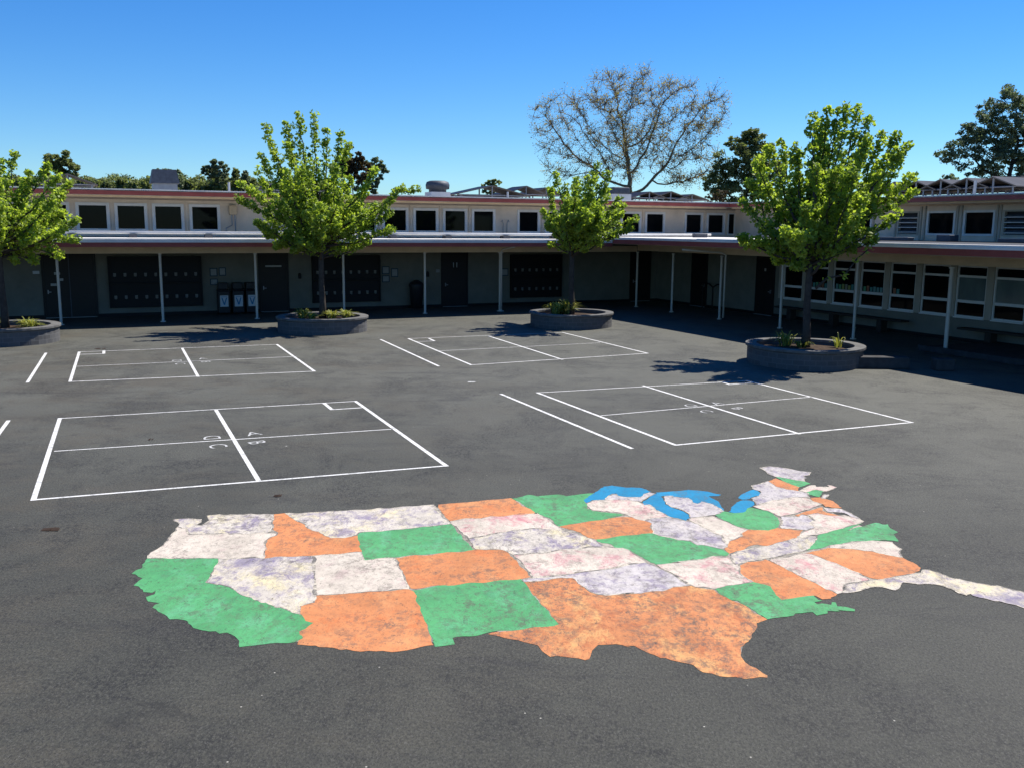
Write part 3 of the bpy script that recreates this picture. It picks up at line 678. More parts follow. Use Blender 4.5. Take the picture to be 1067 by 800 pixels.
for k in range(NB):
    v0 = BAY0+BAYW*k; v1 = v0+BAYW
    if v1 > 31: break
    b = MB(); b.box(RW-.03, RW+.2, -v0-.13, -v0+.13, .82, 2.62); b.build('mullion', M['mull'], rgt)
    y0, y1 = -(v1-.14), -(v0+.14)
    f = MB()
    for (z0, z1) in ((.82, .90), (1.33, 1.43), (2.20, 2.28), (2.55, 2.62)): f.box(RW+.01, RW+.12, y0, y1, z0, z1)
    f.box(RW+.01, RW+.12, y0, y0+.05, .9, 2.55); f.box(RW+.01, RW+.12, y1-.05, y1, .9, 2.55)
    f.box(RW-.06, RW+.01, y0, y1, .80, .84)
    wo = f.build('window', M['frame'], rgt)
    for z0, z1 in ((.9, 1.33), (1.43, 2.20), (2.28, 2.55)):
        p = MB(); p.box(RW+.06, RW+.075, y0+.05, y1-.05, z0, z1)
        p.build('pane', M['blind'] if (z0 == 1.43 and k in (6, 7, 8)) else M['glass'], wo)
    if k in (1, 2, 3, 4):
        n = 6; ww = (y1-y0-.2)/n; rr = random.Random(k)
        for j in range(n):
            if k == 4 and j < 4: continue
            c0 = y0+.1+j*ww
            q = MB(); q.box(RW+.045, RW+.058, c0+.02, c0+ww-.03, 1.44, 1.44+rr.uniform(.17, .22))
            q.build('window_card', CM[rr.randrange(6)], wo)
# thin wire / rail along window rail
RF = [(9.9-1.0, 11.3)]
rw_ops = []
lou = [(8.35, 9.45), (13.55, 14.95), (19.3, 20.7), (24.9, 26.3)]
win = [(2.1, 3.3), (3.7, 4.9), (5.6, 6.8), (9.92, 11.3), (11.75, 13.15), (15.4, 16.8), (17.2, 18.6), (21.1, 22.5), (22.9, 24.3), (26.7, 28.1)]
allop = sorted([(-c, -a) for a, c in lou+win])
w = MB(); wall_with_openings(w, -31, UW-.002, 3.28, 4.93, RU, RU+.2, [(a, c, 3.62, 4.58) for a, c in allop], axis='y'); w.build('upper_wall', M['wall'], rgt)
for a, c in win: window(rgt, -c, -a, 3.62, 4.58, RU, axis='y', fr=.06)
for a, c in win+lou:
    for q in (a-.17, c+.09):
        b = MB(); b.box(RU-.045, RU-.001, -q-.08, -q, 3.4, 4.8); b.build('batten', M['mull'], rgt)
b = MB(); b.box(RU-.05, RU-.001, -31, UW-.06, 4.82, 4.92); b.build('eave_trim', M['beam'], rgt)
for a, c in lou:
    f = MB(); f.box(RU-.03, RU+.09, -c-.03, -c+.05, 3.6, 4.6); f.box(RU-.03, RU+.09, -a-.05, -a+.03, 3.6, 4.6)
    f.box(RU-.03, RU+.09, -c+.05, -a-.05, 4.54, 4.6); f.box(RU-.03, RU+.09, -c+.05, -a-.05, 3.6, 3.66)
    lo = f.build('louvre_vent', M['mull'], rgt)
    s = MB()
    for q in range(4):
        z = 3.72+q*.2; s.quad((RU-.02, -c+.05, z), (RU-.02, -a-.05, z), (RU+.07, -a-.05, z+.10), (RU+.07, -c+.05, z+.10)); s.box(RU-.03, RU-.015, -c+.05, -a-.05, z-.012, z+.018, 1)
    s.build('slat', [M['ventdark'], M['frame']], lo); s = MB(); s.box(RU+.1, RU+.12, -c+.05, -a-.05, 3.66, 4.54); s.build('backing', M['black'], lo)
r = MB(); r.box(XI, 15.5, -32, YI-.002, 4.93, 5.13); rf2 = r.build('roof', M['rooftop'], rgt)
r = MB(); r.box(XI-.04, XI-.002, -32, YI-.0, 4.94, 5.10); r.build('roof_fascia', M['red'], rf2)
r = MB(); r.box(XI-.06, XI+.3, -32, YI+.0, 5.132, 5.18); r.build('roof_edging', M['roofwhite'], rf2)
r = MB(); r.box(XI+.25, XI+.33, -32, YI+.2, 4.85, 4.93); r.build('eave_beam', M['beam'], rf2)
r = MB(); r.box(-2.9, RU-.002, -32, UW-.004, 3.071, 3.34); cp2 = r.build('canopy', [M['soffit']], rgt)
r = MB(); r.box(-2.92, RU-.003, -7.8, UW-.005, 3.342, 3.38); r.box(-2.92, -2.5, -32, -7.802, 3.342, 3.40); r.build('canopy_top', M['roofwhite'], cp2)
r = MB(); r.box(-2.498, RU-.003, -32, -7.802, 3.342, 3.375); r.build('canopy_dark_top', M['roofdark'], cp2)  # canopy top coloured darker behind the white rim, beyond the corner
r = MB(); r.box(-2.945, -2.905, -32, -1.28, 3.09, 3.275); r.build('canopy_fascia', M['red'], cp2)
r = MB(); r.box(-2.955, -2.905, -32, -1.28, 3.277, 3.34); r.build('canopy_edging', M['roofwhite'], cp2)
r = MB(); r.box(-.88, -.74, -32, -.13, ZC0+.06, 3.069); r.build('canopy_beam', M['beam'], cp2)
for v in (3.1, 6.7, 10.55, 14.4, 18.3, 22.2, 26.0, 29.8): post(rgt, -.81, -v, .05 if v < 17 else .062)
b = MB(); b.tube([(-.9, -7.08, .1), (-.9, -7.08, 2.72), (-1.1, -7.0, 2.82), (-2.85, -6.75, 2.94)], .04, 10); b.build('downpipe', M['post'], rgt, smooth=True)
b = MB(); b.tube([(-8.1, -.16, .1), (-8.1, -.16, 2.72), (-8.05, -.3, 2.82), (-7.9, -1.18, 2.94)], .035, 10); b.build('downpipe', M['post'], far, smooth=True)
for (x0, y0, sx, sy, h) in ((1.5, -1.2, .7, .3, .18), (3.0, -3.2, .5, 1.6, .12), (4.4, -6.5, .8, .5, .25), (4.0, -9.5, .35, 2.5, .14), (4.4, -13, .5, .6, .25), (4.6, -15.5, .4, 2.2, .14), (4.4, -18.6, .7, .5, .22), (4.6, -22, .4, 2, .15)):
    b = MB(); b.box(x0, x0+sx, y0, y0-sy, 3.382, 3.382+h); b.build('roof_duct', M['ventdark'], rgt, bevel=.02)
# walkway slab and kerb under the right canopy
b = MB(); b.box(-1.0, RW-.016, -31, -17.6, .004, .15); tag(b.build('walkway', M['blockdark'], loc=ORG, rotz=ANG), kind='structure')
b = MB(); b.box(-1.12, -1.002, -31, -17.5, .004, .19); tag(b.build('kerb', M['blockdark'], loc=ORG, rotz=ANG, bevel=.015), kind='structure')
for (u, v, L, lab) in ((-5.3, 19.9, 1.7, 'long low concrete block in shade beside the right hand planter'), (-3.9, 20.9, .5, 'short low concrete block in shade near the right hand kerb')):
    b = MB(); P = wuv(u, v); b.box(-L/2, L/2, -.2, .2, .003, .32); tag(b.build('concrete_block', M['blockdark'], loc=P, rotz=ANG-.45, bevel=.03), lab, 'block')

# ------------------------------------------------------------------ wall mounted and loose things under the canopy
def rack(u0, u1, cols, lab, z0=.35, z1=2.42):
    uc = (u0+u1)/2; e = local('coat_rack', (uc, UW, 0)); tag(e, lab, 'coat rack', 'dark boards with two rows of hooks')
    b = MB(); h = (u1-u0)/2
    b.box(-h, h, -.12, -.002, z0, z1); b.box(-h-.05, h+.05, -.2, -.002, z1, z1+.05); b.box(-h-.05, -h, -.2, -.002, z0, z1); b.box(h, h+.05, -.2, -.002, z0, z1)
    b.box(-h, h, -.3, -.121, (z0+z1)/2-.03, (z0+z1)/2+.01)
    b.build('back_board', M['black'], e)
    for row, z in ((0, z1-.72), (1, z0+.42)):
        for k in range(cols):
            x = -h+(k+.5)*2*h/cols
            q = MB(); q.box(x-.055, x+.055, -.135, -.122, z-.05, z+.09); q.box(x-.02, x+.02, -.2, -.135, z-.06, z-.03); q.box(x-.02, x+.02, -.2, -.185, z-.03, z+.02)
            q.build('hook', M['hook'], e)
M['hook'] = flat('hook_plate', (.22, .21, .19), .5)
rack(-24.4, -20.8, 9, 'widest dark hook board, on the wall between the double door and the bins')
rack(-15.95, -12.9, 8, 'dark hook board behind the tree in the second planter')
rack(-6.15, -3.45, 7, 'dark hook board beyond door 11, nearest the corner')
def recbin(u, lab):
    e = local('recycling_bin', (u, UW-.5, 0)); tag(e, lab, 'bin', 'recycling bins with funnel signs')
    b = MB(); b.prism([(-.24, -.28), (.24, -.28), (.24, .28), (-.24, .28)], .06, 1.0); b.build('body', M['bin'], e, bevel=.03)
    b = MB(); b.prism([(-.26, -.31), (.26, -.31), (.26, .30), (-.26, .30)], 1.0, 1.06); b.prism([(-.2, -.1), (.2, -.1), (.2, .29), (-.2, .29)], 1.06, 1.35); b.build('lid', M['bin'], e, bevel=.03)
    s = MB(); s.box(-.17, .17, -.295, -.282, .34, .82); so_ = s.build('sign', M['signwhite'], e)
    a = MB()
    a.poly([(-.12, -.298, .72), (-.03, -.298, .42), (.03, -.298, .42), (.12, -.298, .72), (.07, -.298, .72), (0, -.298, .5), (-.07, -.298, .72)]); a.box(-.12, .12, -.3, -.296, .75, .77)
    a.build('arrow_mark', M['signblue'], so_)
    for sx in (-.2, .2):
        q = MB(); q.tube([(sx-.02, .25, .06), (sx+.02, .25, .06)], .06, 10); q.build('wheel', M['black'], e)
for u, lab in ((-19.95, 'left recycling bin with a pale funnel sign'), (-19.35, 'middle one of the three bins with pale funnel signs'), (-18.78, 'recycling bin with pale sign half behind a canopy post')): recbin(u, lab)
e = local('trash_bin', (-11.2, UW-.45, 0)); tag(e, 'tall dark plastic rubbish bin left of door 11', 'bin')
b = MB(); b.lathe([(0, .02), (.27, .02), (.33, 1.05)], 20); b.build('body', M['bin'], e, smooth=True)
b = MB(); b.lathe([(.35, 1.02), (.36, 1.1), (.3, 1.2), (.12, 1.32), (0, 1.34)], 20); b.build('lid', M['bin'], e, smooth=True)
def paper(u, z, w_, h_, lab):
    e = local('notice', (u, UW-.002, z)); tag(e, lab, 'notice', 'notices on the far wall')
    b = MB(); b.box(-w_/2, w_/2, -.02, 0, -h_/2, h_/2); b.build('backing', M['signblue2'], e)
    b = MB(); b.box(-w_/2+.04, w_/2-.04, -.024, -.0205, -h_/2+.04, h_/2-.04); b.build('sheet', M['paper'], e)
M['signblue2'] = flat('dark_blue_card', (.03, .07, .10), .6); M['paper'] = flat('pale_paper', (.32, .34, .34), .7)
paper(-20.25, 1.78, .32, .36, 'upper left framed notice above the recycling bins'); paper(-20.25, 1.36, .32, .28, 'lower framed notice of the three near the bins'); paper(-19.88, 1.8, .3, .36, 'right hand framed notice above the recycling bins')
paper(-12.55, 1.78, .36, .36, 'upper notice right of the hook board behind the tree'); paper(-12.55, 1.38, .36, .32, 'lower notice right of the hook board behind the tree'); paper(-12.12, 1.66, .34, .4, 'single notice right of the pair by the hook board')
paper(-6.5, 1.62, .4, .36, 'framed notice between door 11 and the last hook board')
e = local('room_sign', (-27.1, UW-.002, 1.85)); tag(e, 'small pale sign left of the double door', 'sign'); b = MB(); b.box(-.12, .12, -.02, 0, -.06, .06); b.build('plate', M['signwhite'], e)
e = local('room_sign', (-9.98, UW-.002, 1.72)); tag(e, 'small pale sign left of door 11', 'sign'); b = MB(); b.box(-.09, .09, -.02, 0, -.07, .07); b.build('plate', M['paper'], e)
for (u, lab) in ((-16.55, 'small dark bell on the wall right of the second door'), (-10.5, 'small dark bell on the wall near the rubbish bin')):
    b = MB(); b.box(-.06, .06, -.08, 0, -.1, .1); b.lathe([(0, .16), (.05, .14), (.06, .1)], 10, (0, -.05, 0)); tag(b.build('alarm_bell', M['black'], loc=wuv(u, -UW+.002, 1.55), rotz=ANG), lab, 'bell')
e = local('electrical_box', (-19.35, UW-.04, 4.25)); tag(e, 'pale meter box with a conduit on the upper wall left of the big tree', 'box')
b = MB(); b.box(-.16, .16, -.18, 0, -.02, .38); b.build('cabinet', M['beam'], e, bevel=.02)
b = MB(); b.tube([(-.05, -.06, -.02), (-.05, -.06, -.45), (-.3, -.06, -.6), (-.3, -.06, -.78)], .025, 8); b.tube([(.08, -.06, -.02), (.08, -.06, -.78)], .03, 8); b.build('conduit', M['galv'], e)
e = local('pipe_bracket', (-5.75-.75, UW-.03, 3.95)); tag(e, 'pair of small pipe stubs on the blank upper wall', 'pipe')
b = MB(); b.tube([(-.1, 0, -.65), (-.1, -.05, .0), (-.16, -.05, .2), (-.22, -.05, .1)], .022, 6); b.tube([(.1, 0, -.65), (.1, -.05, .05), (.16, -.05, .2), (.2, -.05, .1)], .022, 6); b.build('stub', M['galv'], e)
# small wall fixture with arms by the inner corner (seen between two posts)
e = local('bicycle_rack', (1.9, -1.9, 0)); tag(e, 'dark handlebar shaped rail standing by the wall near the inner corner', 'rail')
b = MB(); b.tube([(0, -1.2, 1.25), (0, -.9, 1.2), (0, -.6, 1.05), (0, -.3, 1.2), (0, .5, 1.25)], .035, 8); b.build('top_rail', M['black'], e)
b = MB(); b.tube([(0, -.6, 0), (0, -.6, 1.05)], .035, 8); b.build('leg', M['black'], e); b = MB(); b.tube([(0, .2, 0), (0, .2, 1.2)], .035, 8); b.build('leg', M['black'], e)
def bench(v0, v1, lab, sup):
    e = local('bench', (RW-.45, -(v0+v1)/2, 0)); tag(e, lab, 'bench', 'long dark benches below the classroom windows'); h = (v1-v0)/2
    for k in range(2):
        b = MB(); x0 = -.20+k*.205; b.box(x0, x0+.19, -h, h, .47, .54); b.build('seat_plank', M['bench'], e, bevel=.01)
    for s_ in sup:
        y = h-s_; b = MB(); b.box(-.17, .15, y-.12, y+.12, .003 if v1 < 15 else .15, .468); b.build('support', M['bench'], e, bevel=.01)
bench(7.1, 14.1, 'long dark bench behind the right hand planter', (.9, 3.4, 5.9)); bench(16.5, 24.5, 'dark bench under the last windows, cut off by the right edge', (1.2, 4.0, 6.8))

# ------------------------------------------------------------------ roof equipment
def roofthing(name, u, y, lab, cat, group=None):
    e = local(name, (u, y, 5.132)); return tag(e, lab, cat, group)
def at_roof(x, yl):   # local u of pixel column x on local plane y
    d = ray(x, 205); n = -E2; o_ = ORG[:2]+n*yl; k = ((o_-CAM[:2])@n)/(d[:2]@n); P = CAM+d*k
    return float((P[:2]-ORG[:2])@E1)
u = at_roof(172, 7); e = roofthing('roof_vent', u, 7, 'square dark hooded vent on a white curb, left part of the roof', 'vent')
b = MB(); b.box(-.52, .52, -.5, .5, 0, .50); b.build('curb', M['galv'], e)
b = MB(); i0 = len(b.v); b.v += [(-.62, -.6, .50), (.62, -.6, .50), (.62, .6, .50), (-.62, .6, .50), (-.50, -.45, 1.12), (.50, -.45, 1.12), (.50, .45, 1.12), (-.50, .45, 1.12)]
for f in ((3, 2, 1, 0), (4, 5, 6, 7), (0, 1, 5, 4), (1, 2, 6, 5), (2, 3, 7, 6), (3, 0, 4, 7)): b.f.append(f); b.mi.append(0)
b.build('hood', M['ventdark'], e)
u = at_roof(456, 7); e = roofthing('roof_vent', u, 7, 'rounded mushroom shaped vent on the roof right of the big tree', 'vent')
b = MB(); b.box(-.52, .52, -.5, .5, 0, .42); b.build('curb', M['roofwhite'], e)
b = MB(); b.lathe([(.45, .42), (.45, .55), (.60, .58), (.62, .78), (.56, .93), (.40, .99), (0, 1.01)], 28); b.build('hood', M['ventdark'], e, smooth=True)
u = at_roof(643, 7); e = roofthing('roof_vent', u, 7, 'dark box vent behind the tree in the middle planter', 'vent')
b = MB(); b.box(-.62, .62, -.5, .5, 0, .55); b.build('curb', M['roofwhite'], e); b = MB(); b.box(-.56, .5, -.55, .55, .55, .92); b.build('hood', M['ventdark'], e, bevel=.06)
for (x, yl, h, lab) in ((239, 5, .55, 'thin white standpipe on the roof above the meter box'), (529, 5, .45, 'white standpipe between the tilted panels on the far roof'), (352, 5, .5, 'white standpipe hidden in the crown of the second tree')):
    b = MB(); b.lathe([(.05, 0), (.05, h), (0, h)], 10); tag(b.build('vent_pipe', M['pvc'], loc=wuv(at_roof(x, yl), -yl, 5.132), rotz=ANG), lab, 'vent pipe')
def tent(loc_uv, half, depth, zlow, rise, lab, axis=0):
    """two solar panels leaning against each other on posts"""
    e = local('solar_canopy', (loc_uv[0], loc_uv[1], 5.132)); tag(e, lab, 'solar panels', 'tilted solar panels on the school roofs')
    if axis: e.rotation_euler = (0, 0, ANG-math.pi/2)
    for s_ in (-1, 1):
        b = MB(); t = .05
        b.v += [(0, -depth, zlow+rise), (s_*half, -depth, zlow), (s_*half, depth, zlow), (0, depth, zlow+rise)] + [(0, -depth, zlow+rise+t), (s_*half, -depth, zlow+t), (s_*half, depth, zlow+t), (0, depth, zlow+rise+t)]
        for f, m_ in (((0, 1, 2, 3), 1), ((4, 7, 6, 5), 0), ((0, 4, 5, 1), 1), ((1, 5, 6, 2), 1), ((2, 6, 7, 3), 1), ((3, 7, 4, 0), 1)): b.f.append(f); b.mi.append(m_)
        o = b.build('panel', [M['panel'], M['panelframe']], e)
    for y in (-depth+.1, depth-.1):
        b = MB(); b.tube([(0, y, 0), (0, y, zlow+rise)], .04, 6); b.tube([(-half*.9, y, zlow+.03), (half*.9, y, zlow+.03)], .035, 6); b.tube([(-half*.8, y, 0), (-half*.8, y, zlow)], .035, 6); b.tube([(half*.8, y, 0), (half*.8, y, zlow)], .035, 6)
        b.build('support_frame', M['galv'], e)
M['panelframe'] = paintmat('panel_underside', (.22, .19, .16), .8, .1, 0, 5, .1)
def ab(xa, yl): return at_roof(xa, yl)
for (x, yl, half, zl, rise, lab) in ((506, 8, 2.2, .30, .5, 'widest tilted panel pair right of the mushroom vent'), (541, 9.5, 1.3, .45, .45, 'second tilted panel pair right of the mushroom vent'), (562, 11, 1.3, .5, .42, 'small tilted panel pair at the left of the bare tree'),
                          (302, 8, 1.9, .3, .6, 'tilted panel pair showing through the left side of the second tree'), (72, 8, 1.2, .35, .45, 'tilted panel pair at the far left below the round tree'), (668, 9, 1.2, .40, .35, 'tilted panel pair left of the bare tree trunk'), (690, 9, 1.3, .42, .38, 'tilted panel pair under the bare tree'), (712, 9, 1.2, .35, .32, 'last tilted panel pair before the dark oak')):
    tent((ab(x, yl), yl), half, 1.0, zl, rise, lab)
def at_u(x, ul, y=195):
    d = ray(x, y); n = E1; o_ = ORG[:2]+n*ul; k = ((o_-CAM[:2])@n)/(d[:2]@n); P = CAM+d*k
    return float((P[:2]-ORG[:2])@E2)
for (x, lab) in ((930, 'first tilted panel pair on the right roof, beside the tree crown'), (953, 'second tilted panel pair on the right roof'), (975, 'third tilted panel pair on the right roof'), (1001, 'fourth tilted panel pair, by the white pipe on the right roof'), (1028, 'fifth tilted panel pair on the right roof'), (1056, 'tilted panel pair cut off by the right edge')):
    v = at_u(x, 10); tent((10, -v), 1.15, 1.3, .40, .42, lab, axis=1)
b = MB(); b.lathe([(.06, 0), (.06, .7), (0, .7)], 10); tag(b.build('vent_pipe', M['pvc'], loc=wuv(8.2, at_u(1016, 8.2), 5.132), rotz=ANG), 'white standpipe on the right hand roof', 'vent pipe')
for (u_, lab) in ((11.6, 'long dark rail of equipment below the right roof panels'),):
    b = MB(); v0_, v1_ = at_u(925, 11.6), at_u(1067, 11.6)+6; h_ = (v1_-v0_)/2
    for z in (.0, .17, .34): b.box(-.05, .05, -h_, h_, z, z+.11)
    k = -h_
    while k < h_: b.box(-.09, -.052, k, k+.06, 0, .5); k += 1.6
    tag(b.build('panel_rail', M['ventdark'], loc=wuv(u_, (v0_+v1_)/2, 5.132), rotz=ANG), lab, 'rail')
b = MB(); b.quad((-.9, -.8, 1.0), (1.2, -.8, 1.15), (1.2, .8, 1.5), (-.9, .8, 1.35)); 
b = MB(); b.box(-1.0, 1.4, -.8, .8, 1.02, 1.08); b.tube([(-.8, 0, 0), (-.8, 0, 1.02)], .05, 8); b.tube([(1.2, 0, 0), (1.2, 0, 1.02)], .05, 8)
tag(b.build('equipment_rack', M['panelframe'], loc=wuv(13.5, at_u(1062, 13.5), 5.132), rotz=ANG), 'flat topped frame at the right edge of the roof', 'frame')

# ------------------------------------------------------------------ planters
PL = [('L', (5, 338.5)), ('A', (336, 329)), ('B', (595, 325)), ('C', (839, 358.5))]
plab = {'L': 'round block planter cut off by the left edge', 'A': 'round block planter between the left court and the hook board', 'B': 'round block planter in front of the inner corner of the building', 'C': 'round block planter on the right, mostly in shade'}
PC = {}
for key, px in PL:
    P = ground(px[0], px[1], .55); PC[key] = P
    e = empty('planter', (P[0], P[1], 0)); tag(e, plab[key], 'planter', 'round planters with a tree in each')
    n = 40; R0, R1 = 1.60, 1.38; b = MB(); rr = random.Random(ord(key)); ph = rr.uniform(0, 6)
    fn = lambda th: 1+.018*math.sin(3*th+ph)
    b.lathe([(R0, .002), (R0, .47)], n, fn=fn); b.lathe([(R1, .47), (R1, .30)], n, fn=fn)
    o = b.build('wall', M['block'], e)
    uvl = o.data.uv_layers.new(name='UVMap')
    for poly in o.data.polygons:
        for li in poly.loop_indices:
            vco = o.data.vertices[o.data.loops[li].vertex_index].co; th = math.atan2(vco.y, vco.x)
            if poly.center.x < 0 and abs(poly.center.y) < .2 and th < 0: th += 2*math.pi
            uvl.data[li].uv = (th*R0, vco.z)
    b = MB(); b.lathe([(R1-.03, .471), (R1-.03, .55), (R0+.06, .55), (R0+.06, .471), (R1-.03, .471)], n, fn=fn); b.build('coping', M['concrete2'] if 'concrete2' in M else M['concrete'], e, bevel=.012)
    b = MB(); b.lathe([(0, .45), (.5, .47), (1.0, .42), (R1-.005, .38)], n, fn=fn); b.build('soil', M['soil'], e, smooth=True)
def clump(P, r, h, n, seed, lab, lean=(0, 0)):
    rng = random.Random(seed); b = MB(); tone = []
    for k in range(n):
        th = rng.uniform(0, 2*math.pi); rr = rng.uniform(0, r*.35); x0, y0 = rr*math.cos(th), rr*math.sin(th)
        L = h*rng.uniform(.6, 1.15); out = rng.uniform(.3, 1.0)*r; w_ = rng.uniform(.012, .022)*1.3; tx, ty = -math.sin(th), math.cos(th); tn = min(1, max(0, rng.gauss(.55, .28)))
        prev = None
        for j in range(6):
            t = j/5; rad = out*t**1.3; z = L*(t*1.6-t*t*(.6+.7*out/r)); ww = w_*(1-t**2.5)+.002
            c = (x0+math.cos(th)*rad, y0+math.sin(th)*rad, z)
            cur = ((c[0]-tx*ww, c[1]-ty*ww, c[2]), (c[0]+tx*ww, c[1]+ty*ww, c[2]))
            if prev: b.quad(prev[0], prev[1], cur[1], cur[0]); tone.append(tn*(.6+.5*t))
            prev = cur
    o = b.build('strappy_plant', M['lily'], loc=P)
    a = o.data.attributes.new('tone', 'FLOAT', 'FACE'); a.data.foreach_set('value', tone)
    tag(o, lab, 'plant', 'strap leaved plants growing in the planters')
def pp_(key, dx, dy): P = PC[key]; return (P[0]+dx, P[1]+dy, .44)
for key, dx, dy, r, h, n, lab in (
    ('L', .55, .3, .42, .42, 90, 'leafy clump right of the trunk in the left planter'), ('L', 1.0, -.25, .4, .38, 90, 'yellowish clump at the right rim of the left planter'), ('L', -.5, .2, .4, .4, 60, 'leafy clump at the left edge of the photo'),
    ('A', -.75, .1, .42, .48, 90, 'green clump left of the trunk in the second planter'), ('A', -.3, -.5, .35, .35, 60, 'small clump in front of the trunk in the second planter'), ('A', .35, -.1, .45, .40, 110, 'yellowish clump just right of the trunk in the second planter'), ('A', .85, .2, .42, .42, 90, 'yellowish clump at the right side of the second planter'),
    ('B', -.55, -.1, .65, .62, 150, 'big fountain shaped clump in the middle planter'), ('B', -.1, .1, .6, .75, 110, 'taller green yellow clump beside the fountain shaped one'),
    ('C', -.5, .2, .5, .62, 50, 'open clump of long leaves at the left of the right hand planter'), ('C', -.15, -.1, .35, .3, 50, 'low yellowish clump near the trunk of the right hand tree'), ('C', 1.0, .1, .32, .5, 14, 'thin leaved plant at the right rim of the right hand planter')):
    clump(pp_(key, dx, dy), r, h, n, hash((key, dx)) % 1000 if False else int(abs(dx*100)+ord(key)), lab)

# ------------------------------------------------------------------ courtyard trees
def bez(a, c, b, t): return a*(1-t)**2+c*2*t*(1-t)+b*t*t
def yard_tree(key, tips, inner, fork, lab, seed, side=None, leaf=.122, rows=1.0):
    rng = np.random.default_rng(seed); base = np.array([PC[key][0], PC[key][1], .44]); D = depth_of(base)
    P = [at(x, y, D) for x, y in tips]
    ctr = sum(P)/len(P); top = max(p[2] for p in P)
    limbs = []
    for p, (x, y) in zip(P, tips):
        low = (p[2]-fork) < (top-fork)*.25
        dz = rng.uniform(-.5, .5)*(1.6 if not low else 1.0)
        limbs.append((at(x, y, D+dz), 0))
    arr = np.array(P)
    for k in range(inner):
        i, j = rng.integers(len(P), size=2); w_ = rng.uniform(.2, .8); q = arr[i]*w_+arr[j]*(1-w_)
        core = np.array([base[0], base[1], fork+1.0]); q = core+(q-core)*rng.uniform(.45, .95)
        rad = np.linalg.norm((q-ctr)[:2]); wmax = 2.6*(1-abs(q[2]-(fork+1.7))/(top-fork+1))
        dd = rng.choice([-1, 1])*rng.uniform(.4, 1)*max(.4, wmax)
        f2 = np.array([VF[0], VF[1], 0]); f2 /= np.linalg.norm(f2)
        q = q+f2*dd; q[2] = max(q[2], fork-.1); limbs.append((q, 1))
    root = empty('broadleaf_tree', base); tag(root, lab, 'tree', 'young trees with spring leaves in the planters')
    wood = MB(); tp = [(0, 0, -.05), (.02, 0, .5), (-.01, .02, 1.2), (0, 0, fork-base[2]), (.03, .02, fork-base[2]+1.1), (0, .03, fork-base[2]+2.3)]
    wood.tube(tp, [.15, .115, .10, .09, .06, .03], 10)
    C_, Z, T = [], [], []
    def cluster(c, n, r, tn):
        d = rng.normal(size=(n, 3)); d /= np.linalg.norm(d, axis=1)[:, None]; d *= (rng.uniform(.35, 1, (n, 1))**.6)*r; d[:, 2] *= .85
        C_.append(c+d); T.append(np.clip(rng.normal(tn, .16, n), 0, 1)); Z.append(np.full(n, leaf))
    for p, kind in limbs:
        s_z = fork+rng.uniform(-.25, 1.3)*min(1, max(.15, (p[2]-fork)/2.5)) if p[2] > fork+.6 else fork+rng.uniform(-.1, .5)
        a = np.array([base[0], base[1], min(s_z, p[2]+.3)])
        c = np.array([a[0]*.42+p[0]*.58, a[1]*.42+p[1]*.58, a[2]+(p[2]-a[2])*.30+ (.25 if p[2] < a[2]+.5 else 0)])
        L = np.linalg.norm(p-a); N = max(6, int(L/.3))
        pts = [bez(a, c, p, t) for t in np.linspace(0, 1, N)]
        pts = [q+rng.normal(size=3)*.03*(k > 0) for k, q in enumerate(pts)]
        r0 = .028+.008*L; wood.tube([tuple(q-base) for q in pts], list(np.linspace(r0, .008, N)), 6)
        nb = max(5, int(L*4.0*rows))
        lt = rng.normal(.5, .10)
        for k in range(nb):
            t = .22+.78*(k+rng.uniform(0, 1))/nb; t = min(t, .99); q = bez(a, c, p, t); tg = bez(a, c, p, min(1, t+.05))-q; tg /= np.linalg.norm(tg)+1e-9
            th = rng.uniform(0, 2*math.pi); o_ = np.array([math.cos(th), math.sin(th), .0]); d = o_*.75+tg*.6+np.array([0, 0, .55]); d /= np.linalg.norm(d)
            bl = rng.uniform(.14, .52)*(1.15-.75*t); e_ = q+d*bl
            wood.tube([tuple(q-base), tuple((q+e_)/2-base+np.array([0, 0, .02])), tuple(e_-base)], [.009, .006, .003], 4, cap=False)
            cluster(e_, int(rng.integers(19, 32)), rng.uniform(.13, .22), lt+rng.normal(0, .12))
            cluster(q, int(rng.integers(6, 12)), .16, lt-.08)
            if bl > .33: cluster(q+d*bl*.5, int(rng.integers(7, 13)), .14, lt-.05)
        cluster(p, 20, .13, lt+.05); cluster(bez(a, c, p, .94), 16, .14, lt); cluster(bez(a, c, p, .88), 14, .15, lt)
    if side:
        for pts_px in side:
            pts = [at(x, y, D-.4) for x, y in pts_px]; wood.tube([tuple(q-base) for q in pts], list(np.linspace(.045, .014, len(pts))), 6)
            for q in pts[1:]: cluster(q, 8, .14, .8)
    wood.build('trunk', M['bark'], root, smooth=True)
    C_ = np.concatenate(C_); cards('crown', C_, np.concatenate(Z), np.concatenate(T), M['leaf'], root, loc=base, seed=seed, up=.2)
yard_tree('L', [(14, 159), (0, 167), (49, 173), (60, 184), (56, 208), (66, 221), (81, 230), (79, 250), (62, 268), (37, 274), (17, 273), (30, 180), (-20, 172), (-45, 200), (-60, 235), (-50, 262), (-18, 272), (40, 250), (70, 238)], 26, 2.75,
          'spring green tree cut off by the left edge', 11)
yard_tree('A', [(310, 118), (327, 122), (276, 131), (341, 137), (354, 140), (363, 151), (286, 166), (272, 163), (268, 181), (262, 200), (249, 208), (392, 178), (417, 198), (407, 210), (409, 240), (405, 224), (384, 252), (371, 256), (279, 246), (288, 258), (306, 262), (266, 232), (297, 128), (345, 262), (380, 200), (300, 150)], 44, 2.7,
          'tall spring green tree in the second planter from the left', 23)
